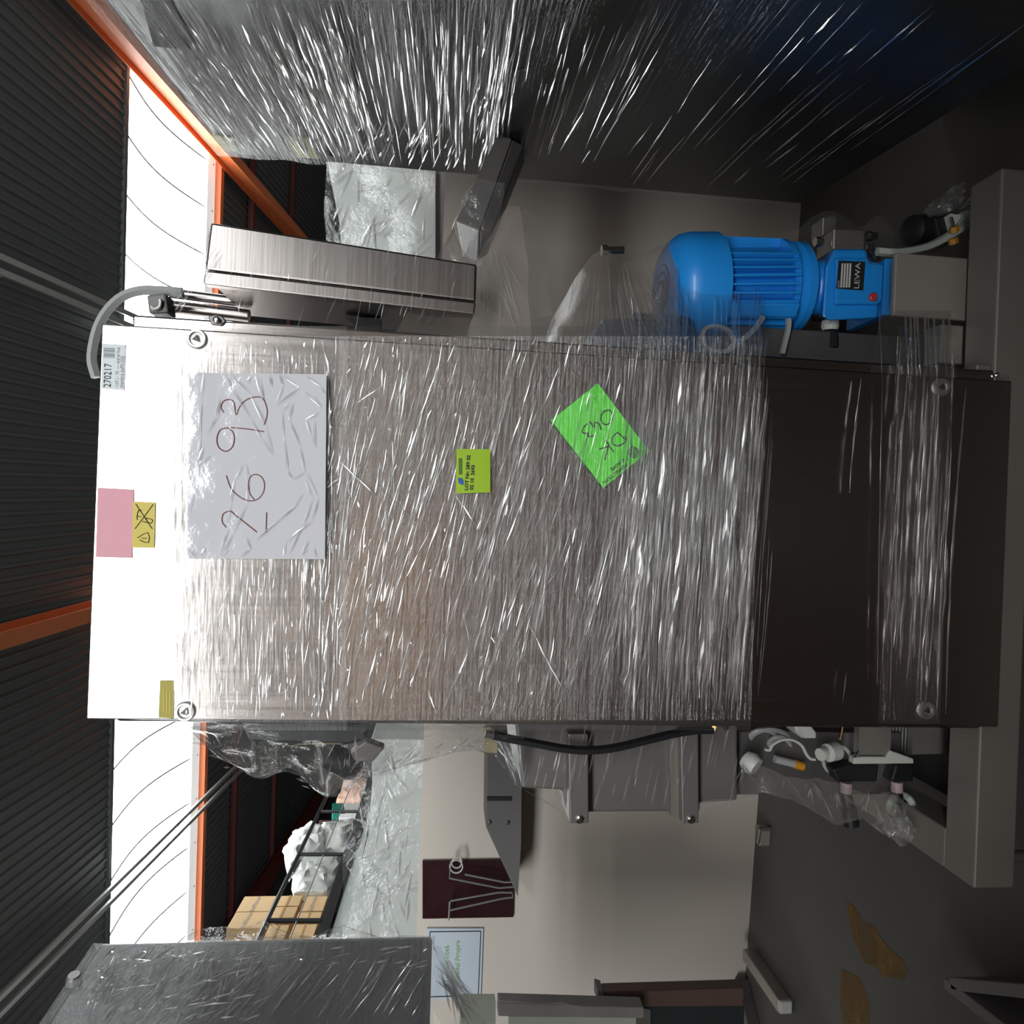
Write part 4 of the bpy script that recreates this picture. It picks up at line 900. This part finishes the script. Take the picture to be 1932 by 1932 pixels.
mb = MB(); mb.tube([P(1700 + 22 * math.cos(a), 1524 + 24 * math.sin(a), 1.43 + .01 * math.sin(3 * a)) for a in [i * math.pi / 12 for i in range(24)]], .008, 8, closed=True)
tag(mb.obj('clear_hose_ring', 'clear_tube', None, smooth=True), 'milky hose ring hanging in film below the short dosing head', 'hose')
fs = thing('film_scrap', P(1560, 1500, 1.42), 'torn clear film scrap sagging below the dosing heads toward the floor', 'film')
L1 = [(1400, 1440), (1440, 1450), (1480, 1462), (1530, 1470), (1580, 1480), (1640, 1490), (1690, 1500), (1720, 1520)]
L2 = [(1400, 1505), (1440, 1490), (1480, 1500), (1530, 1525), (1580, 1550), (1630, 1545), (1680, 1580), (1705, 1592)]
o = film_patch([P(x, y, 1.40) for x, y in L1], [P(x, y, 1.40) for x, y in L2], 'film_hazy', 'film_sheet', fs, nv=12, amp=.014, fr=26, seed=3)
sp = []
for _ in range(60):
    i = rng.randrange(7); a = L1[i]; b = L2[min(7, i + rng.randrange(2))]; s_ = rng.uniform(0, .5); e = rng.uniform(.3, .5)
    sp.append(((a[0] + (b[0] - a[0]) * s_, a[1] + (b[1] - a[1]) * s_), (a[0] + (b[0] - a[0]) * (s_ + e) + rng.gauss(0, 6), a[1] + (b[1] - a[1]) * (s_ + e)), rng.uniform(1.5, 4), .7))
for a, b in zip(L2, L2[1:]): sp.append((a, b, 3.5, .7))
folds('film_fold', 'fold', o, mpp(1.39), sp, rng)
lump([(1655, 1560), (1665, 1535), (1690, 1545), (1712, 1540), (1722, 1560), (1712, 1585), (1698, 1595), (1680, 1575)], mpp(1.40), (0, -1, 0), .02, 'film_loose', 'film_knot', fs, amp=1., seed=3, thick=.01)

# tubes, black pump and loose film near the far foot of the frame
rp = thing('black_pump', P(1770, 420, 1.55), 'small black pump with milky tube and amber nuts behind the blue gearbox', 'pump')
MB().lathe([(.02, 0), (.034, .008), (.036, .05), (.03, .07), (.022, .085)], P(1715, 435, 1.5), (.15, .2, -.9), 22).obj('pump_barrel', 'black', rp, smooth=True)
MB().prism([P(x, y, 1.47) for x, y in ((1762, 408), (1795, 402), (1798, 440), (1770, 450))], (0, .05, 0)).obj('pump_block', 'black', rp, bevel=.006)
mb = MB(); stroke(mb, [(1655, 474), (1690, 476), (1725, 472), (1760, 462), (1800, 440), (1840, 415), (1882, 394)], [.010] * 0 or .010, mpp(1.46), 6); mb.obj('milky_tube', 'clear_tube', rp, smooth=True)
mb = MB(); stroke(mb, [(1800, 425), (1815, 412), (1830, 405), (1842, 404)], .013, mpp(1.48), 4); mb.obj('milky_tube', 'clear_tube', rp, smooth=True)
MB().prism([P(x, y, 1.45) for x, y in ((1793, 403), (1815, 406), (1806, 420), (1800, 430))], (0, .02, 0)).obj('white_clip', 'white_plastic', rp)
for p in ((1801, 438), (1799, 460)): MB().lathe([(.010, 0), (.010, .012)], P(*p, 1.445), (.6, -.2, .3), 6).obj('amber_nut', 'amber', rp)
mb = MB(); stroke(mb, [(1794, 410), (1798, 424), (1801, 434)], .0035, mpp(1.44)); mb.obj('spring_clip', 'chrome', rp, smooth=True)
vprism(P(1780, 440, 1.5).x - .02, P(1780, 440, 1.5).x + .02, 1.5, 1.54, zr - .08, P(1800, 430, 1.5).z, 'pump_stand', 'steel_dark', rp)
for poly, sd in (([(1748, 395), (1765, 376), (1785, 372), (1800, 350), (1822, 352), (1820, 378), (1805, 392), (1785, 398), (1760, 408)], 1), ([(1815, 392), (1850, 352), (1886, 344), (1860, 366), (1835, 388)], 2)):
    o = lump(poly, mpp(1.46), (0, -1, 0), .02, 'film_loose', 'film_knot', rp, amp=1., seed=sd, thick=.01)
o = film_patch([P(x, y, 1.52) for x, y in ((1480, 440), (1515, 425), (1545, 402), (1575, 398), (1620, 430), (1660, 405), (1690, 440))], [P(x, y, 1.50) for x, y in ((1480, 470), (1510, 468), (1545, 462), (1580, 462), (1620, 470), (1660, 475), (1690, 470))], 'film_loose', 'stretch_film', pump, amp=.008, fr=26)

# ================================================================== BIG WRAPPED MACHINE ON THE AISLE'S OTHER SIDE
FC = V((.873, 1.8, 0)); E1 = V((.078, .63, 0)).normalized(); N1 = V((-E1.y, E1.x, 0))
rm = thing('wrapped_machine', (1.1, 1.2, 0), 'large dark steel machine wrapped in stretched film with white streaks beside the control box', 'machine')
mpR = lambda off: (lambda x, y: PP(x, y, FC + N1 * off, N1))
zt, zb = mpR(0)(430, 290).z, mpR(0)(1510, 388).z
def rbox(s0, s1, d0, d1, za, zz, name, m, parent=rm, bevel=.006):
    f = [FC + E1 * s - N1 * d for s, d in ((s0, d0), (s1, d0), (s1, d1), (s0, d1))]
    return MB().prism2([V((p.x, p.y, za)) for p in f], [V((p.x, p.y, zz)) for p in f]).obj(name, m, parent, bevel=bevel)
rbox(-1.35, 0, 0, .9, zb, zt, 'machine_body', 'steel_side')
for s_, d_ in ((-1.25, .25), (-.1, .3), (-1.25, .8), (-.1, .8)): rbox(s_ - .03, s_ + .03, d_ - .03, d_ + .03, 0, zb + .01, 'leg', 'steel_dark')
rbox(-1.2, -.1, .3, .8, .1, zb - .02, 'underframe', 'steel_dark')
quad_px(MB(), [(255, -40), (300, -40), (372, 94), (290, 88)], mpR(.004), .003).obj('display_window', 'ink', rm)
quad_px(MB(), [(940, 140), (1010, 130), (1002, 235), (934, 262)], mpR(.004), .003).obj('vent_slot', 'ink', rm)
quad_px(MB(), [(850, -30), (872, -30), (868, 150), (846, 180)], mpR(.004), .003).obj('door_gap', 'ink', rm)
quad_px(MB(), [(538, 258), (585, 262), (602, 300), (560, 297)], mpR(.005), .003).obj('warning_label', 'olive', rm)
quad_px(MB(), [(400, 256), (440, 262), (448, 287), (425, 285)], mpR(.005), .003).obj('warning_label', 'olive', rm)
MB().lathe([(.012, 0), (.012, .01), (.009, .016)], mpR(0)(620, 283), N1, 14).obj('bolt_head', 'steel_dark', rm)
def rf(u, v):
    s = -1.3 + 1.31 * u; z = zb + .02 + (zt - zb - .0) * v; p = FC + E1 * s + N1 * (.012 + .006 * noise.noise(V((s * 2, z * 14, 2))) - (.03 if u > .985 else 0)); p.z = z; return p
o = MB().grid(rf, 50, 90).obj('stretch_film', 'film_side', rm, smooth=True)
VPX, VPY = 855., 801.
rng = random.Random(21); sp = []
def rline(x0, wr, t0, t1):
    def at(t): return (x0 + (VPX - x0) * t, VPY * t)
    lim = lambda p: p[1] < 286 + (p[0] - 430) * .088
    a, b = at(t0), at(t1)
    if not lim(b): 
        t1 = t0 + (t1 - t0) * .5; b = at(t1)
    j = rng.gauss(0, 5)
    if lim(b) and lim((b[0] + j, b[1])) and t1 > t0: sp.append((a, (b[0] + j, b[1]), rng.uniform(*wr), .6))
for _ in range(330):
    t0_ = rng.uniform(-.02, .36); rline(rng.uniform(190, 640), (1.6, 6), t0_, t0_ + rng.uniform(.04, .3))
folds('film_fold', 'fold_bright', o, mpR(.020), sp, rng, toward=N1); sp = []
for _ in range(130):
    t0_ = rng.uniform(-.02, .36); rline(rng.uniform(560, 1000), (1.4, 4.2), t0_, t0_ + rng.uniform(.03, .34))
for _ in range(60):
    t0_ = rng.uniform(0, .36); rline(rng.uniform(900, 1300), (1.2, 3), t0_, t0_ + rng.uniform(.03, .3))
for _ in range(40):
    t0_ = rng.uniform(0, .4); rline(rng.uniform(1200, 2000), (1.2, 3), t0_, t0_ + rng.uniform(.05, .3))
for _ in range(60):
    x = rng.uniform(640, 860); y = rng.uniform(250, 322); L = rng.uniform(8, 40); sp.append(((x, y), (x + L * .45, y - L), rng.uniform(1.4, 3.2), .8))
for _ in range(40):
    x = rng.gauss(915, 14); y = rng.uniform(160, 330); L = rng.uniform(8, 40); sp.append(((x, y), (x + L * .3, y - L), rng.uniform(1.4, 3.2), .8))
folds('film_fold', 'fold', o, mpR(.018), sp, rng, toward=N1)

# ================================================================== WRAPPED CABINET ON THE OTHER SIDE
c0 = P(190, 1779, 1.28); zT = c0.z; zB = P(815, 1781, 1.28).z
q_ = PZ(90, 1932, zT); E2 = (c0 - q_); E2.z = 0; E2.normalize(); N2_ = V((E2.y, -E2.x, 0)); N2_ = N2_ if N2_.x > 0 else -N2_
LC = V((c0.x, c0.y, 0))
lm = thing('wrapped_cabinet', (LC.x - .3, .9, 0), 'dark steel cabinet in wrinkled clear film hung near the wall sign', 'cabinet')
def lbox(s0, s1, d0, d1, za, zz, name, m, parent=lm, bevel=.005):
    f = [LC - E2 * s - N2_ * d for s, d in ((s0, d0), (s1, d0), (s1, d1), (s0, d1))]
    return MB().prism2([V((p.x, p.y, za)) for p in f], [V((p.x, p.y, zz)) for p in f]).obj(name, m, parent, bevel=bevel)
lbox(0, .9, 0, .5, zB, zT, 'cabinet_body', 'steel_side')
for s_, d_ in ((.75, .45), (.08, .45), (.85, .3)): lbox(s_ - .02, s_ + .02, d_ - .02, d_ + .02, 0, zB + .01, 'leg', 'steel_dark')
mpL = lambda off: (lambda x, y: PP(x, y, LC + N2_ * off, N2_))
MB().lathe([(.012, 0), (.012, .01), (.009, .014)], mpL(0)(140, 1853), N2_, 14).obj('bolt_head', 'steel_dark', lm)
def lf(u, v):
    s = .0 + .6 * u; z = zB - .005 + (zT - zB + .01) * v; p = LC - E2 * s + N2_ * (.012 + .006 * noise.noise(V((s * 3, z * 12, 2))) - (.03 if u < .015 else 0)); p.z = z; return p
o = MB().grid(lf, 40, 50).obj('stretch_film', 'film_milky', lm, smooth=True)
rng = random.Random(5); sp = []
for _ in range(330):
    x = rng.uniform(160, 470); y = rng.uniform(1795, 1932); L = rng.uniform(8, 60); an = rng.gauss(.85, .35)
    a, b = (x, y), (x + L * math.sin(an), y - L * math.cos(an))
    if b[1] > 1784 and a[0] > 100 + (1932 - a[1]) * .65 + 4 and b[0] > 100 + (1932 - b[1]) * .65 + 4: sp.append((a, b, rng.uniform(.9, 2.8), .9))
folds('film_fold', 'side_white', o, mpL(.019), sp, rng, toward=N2_); sp = []
for _ in range(110):
    x = rng.uniform(240, 800); y = rng.uniform(1830, 1945); L = rng.uniform(30, 150); an = rng.gauss(.86 - (x - 240) * .0006, .04)
    a, b = (x, y), (x + L * math.sin(an), y - L * math.cos(an))
    if b[1] > 1790 and b[0] < 812: sp.append((a, b, rng.uniform(1., 2.4), .9))
for _ in range(40):
    x = rng.uniform(250, 800); y = rng.uniform(1786, 1830); L = rng.uniform(10, 40); sp.append(((x, y), (min(810, x + L), y - L * .25 if y - L * .25 > 1784 else 1785), rng.uniform(1.3, 3), .7))
folds('film_fold', 'side_white', o, mpL(.018), sp, rng, toward=N2_)
of = [(342, 1779), (352, 1768), (378, 1754), (420, 1749), (452, 1756), (480, 1745), (498, 1736), (520, 1752), (555, 1764), (592, 1770), (625, 1752), (648, 1746), (675, 1756), (720, 1770), (760, 1779)]
o2 = film_patch([P(342 + i * 418 / 14, 1786, 1.28) for i in range(15)], [P(x, y, 1.33) for x, y in of], 'film_loose', 'stretch_film', lm, nv=6, amp=.006, fr=40, seed=7)
sp = [(a, b, 2.4, .6) for a, b in zip(of, of[1:])] + [((rng.uniform(360, 740), 1784), (rng.uniform(360, 740), rng.uniform(1758, 1772)), 2, .6) for _ in range(12)]
folds('film_fold', 'fold', o2, mpp(1.30), sp, rng)
o3 = film_patch([P(x, y, 1.22) for x, y in ((812, 1786), (818, 1840), (826, 1890), (835, 1945))], [P(x, y, 1.26) for x, y in ((818, 1786), (862, 1832), (890, 1885), (915, 1945))], 'film_loose', 'stretch_film', lm, nv=10, amp=.014, fr=30, seed=8)
sp = [((rng.uniform(820, 850), rng.uniform(1800, 1860)), (rng.uniform(840, 905), rng.uniform(1870, 1935)), rng.uniform(1.6, 4), .7) for _ in range(34)]
folds('film_fold', 'crease', o3, mpp(1.21), sp, rng)

# ================================================================== THINGS BY THE FLOOR AND THE FRAME EDGE
bb = thing('board_bench', P(1260, 1890, 1.9), 'dark brown board edge in front of the cream wall near the floor rails', 'board')
MB().prism([P(x, y, 1.9) for x, y in ((1140, 1872), (1404, 1864), (1404, 1899), (1140, 1901))], (0, .04, 0)).obj('board', 'brownboard', bb, bevel=.004)
MB().prism([P(x, y, 1.93) for x, y in ((1170, 1890), (1404, 1885), (1404, 2140), (1170, 2140))], (0, .03, 0)).obj('back_board', 'blackmetal', bb)
MB().prism([P(x, y, 1.885) for x, y in ((1128, 1868), (1140, 1872), (1140, 1897), (1128, 1893))], (0, .05, 0)).obj('end_cap', 'grey_paint', bb, bevel=.002)
for x in (-1.62, -1.7):
    MB().box((x, 1.9, 0), (x + .04, 1.94, P(1400, 1900, 1.9).z + .02)).obj('leg', 'steel_dark', bb)
gb = thing('green_bench', P(1050, 1910, 1.8), 'pale green panel with dark frame under loose film below the wall sign', 'bench')
MB().prism([P(x, y, 1.8) for x, y in ((960, 1918), (1200, 1920), (1200, 2240), (960, 2240))], (0, .03, 0)).obj('panel', 'greenish', gb)
MB().prism([P(x, y, 1.79) for x, y in ((940, 1892), (1215, 1900), (1215, 1922), (940, 1918))], (0, .04, 0)).obj('frame_bar', 'grey_paint', gb, bevel=.003)
MB().prism([P(x, y, 1.80) for x, y in ((868, 1890), (935, 1890), (935, 2240), (868, 2240))], (0, .03, 0)).obj('side_panel', 'greenish', gb)
xg = -1.85; MB().box((xg, 1.8, 0), (xg + .05, 1.84, P(1000, 1985, 1.8).z + .1)).obj('leg', 'steel_dark', gb)
xg = -1.75; MB().box((xg, 1.8, 0), (xg + .05, 1.84, P(1195, 1950, 1.8).z + .02)).obj('leg', 'steel_dark', gb)
o = film_patch([P(x, y, 1.77) for x, y in ((870, 1885), (960, 1888), (1060, 1893), (1150, 1900), (1230, 1905))], [P(x, y, 1.77) for x, y in ((870, 1960), (960, 1960), (1060, 1960), (1150, 1960), (1230, 1960))], 'film_hazy', 'stretch_film', gb, amp=.008, fr=14)
for k, (a, b, m, lab) in enumerate((((1410, 1800), (1478, 1898), 'steel_dull', 'square steel tube lying on floor along the cream wall foot'), ((1396, 1850), (1428, 1990), 'steel_dark', 'darker square tube on floor beneath the brown board'))):
    p0, p1 = PZ(*a, .03), PZ(*b, .03); d = (p1 - p0).normalized(); s_ = V((-d.y, d.x, 0)) * .022
    t = thing('floor_tube', V((p0.x, p0.y, 0)), lab, 'tube')
    MB().prism2([p0 + s_ - V((0, 0, .03)), p0 - s_ - V((0, 0, .03)), p0 - s_ + V((0, 0, .02)), p0 + s_ + V((0, 0, .02))], [p1 + s_ - V((0, 0, .03)), p1 - s_ - V((0, 0, .03)), p1 - s_ + V((0, 0, .02)), p1 + s_ + V((0, 0, .02))]).obj('tube', m, t, bevel=.004)
    MB().prism2([p1 + s_ - V((0, 0, .028)), p1 - s_ - V((0, 0, .028)), p1 - s_ + V((0, 0, .018)), p1 + s_ + V((0, 0, .018))], [x + d * .012 for x in (p1 + s_ * .9 - V((0, 0, .026)), p1 - s_ * .9 - V((0, 0, .026)), p1 - s_ * .9 + V((0, 0, .016)), p1 + s_ * .9 + V((0, 0, .016)))]).obj('end_cap', 'white_plastic', t, bevel=.004)
fb_ = thing('floor_bracket', PZ(1455, 1580, 0), 'small pale steel angle foot on floor under the cream wall by cabinet', 'bracket')
a_ = PZ(1452, 1585, .0); MB().box((a_.x - .02, a_.y - .01, 0), (a_.x + .05, a_.y + .03, .045)).obj('foot_block', 'steel_rail', fb_, bevel=.006)
MB().tube([a_ + V((.05, -.02, .01)), a_ + V((.05, -.02, .05)), a_ + V((.0, -.02, .055))], .008, 8).obj('foot_bar', 'steel_dark', fb_)
tr = thing('open_crate', PZ(1850, 1900, 0), 'open dark crate with pale wooden rim on the floor beyond the base frame corner', 'crate')
k0 = PZ(1780, 1855, .12); k1_ = PZ(1880, 1932, .12)
dv = (k1_ - k0); dv.z = 0; dv.normalize(); sd = V((dv.y, -dv.x, 0)); sd = sd if sd.x > 0 or 1 else sd
cr = k0
def crate_wall(p, q, name='crate_side'):
    d = (q - p).normalized(); s_ = V((-d.y, d.x, 0)) * .012
    f = [p - s_, p + s_, q + s_, q - s_]
    MB().prism2([V((v.x, v.y, 0)) for v in f], [V((v.x, v.y, .12)) for v in f]).obj(name, 'grey_paint', tr, bevel=.003)
far = V((-.35, .02, 0)); p1_, p2_ = V((k0.x, k0.y, 0)), V((k0.x, k0.y, 0)) + dv * .5
lft = V((-dv.y, dv.x, 0)); lft = lft if lft.x < 0 else -lft
lft = PZ(1800, 1860, .12) - k0
rt_ = (PZ(1932, 1870, .12) - k0); rt_.z = 0; rt_.normalize()
crate_wall(p1_, p2_); crate_wall(p1_ + rt_ * .02, p1_ + rt_ * .4); crate_wall(p2_ + rt_ * .02, p2_ + rt_ * .4); crate_wall(p1_ + rt_ * .4 + dv * .02, p2_ + rt_ * .4 - dv * .02)
bs = [p1_ + dv * .02 + rt_ * .02, p2_ - dv * .02 + rt_ * .02, p2_ - dv * .02 + rt_ * .38, p1_ + dv * .02 + rt_ * .38]
MB().prism2([V((v.x, v.y, .004)) for v in bs], [V((v.x, v.y, .03)) for v in bs]).obj('crate_bottom', 'brownboard', tr)

# loads added behind the photographer to shade low parts and brown the steel's reflection
CB = MB().box((-.385, -.39, .004), (.385, .39, .556)); cms = [CB.mesh('carton', m_, bevel=.012) for m_ in ('cardboard_rear', 'cardboard_orange', 'cardboard_dark')]
PLAN = ('00202', '00000', '22111', '22000', '02020', '00000')
tm = MB().box((-.387, -.03, .25), (.387, .03, .562)).mesh('tape', 'tape')
for i in range(6):
    x = -4.2 + 1.68 * i
    t = thing('added_pallet_load', (x, -3.4, 0), 'unseen tall load of brown cartons added behind the photographer to block light', 'pallet', 'added pallet loads behind the photographer')
    MB().box((x - .8, -3.9, 0), (x + .8, -2.95, .14)).obj('pallet', 'brownboard', t, bevel=.01)
    for k in range(PALLET_ROWS):
        for a in (-.39, .39):
            o = link('carton', cms[int(PLAN[i][k])], t); o.location = V((a, 0, .142 + .56 * k)); o.matrix_parent_inverse = Matrix()
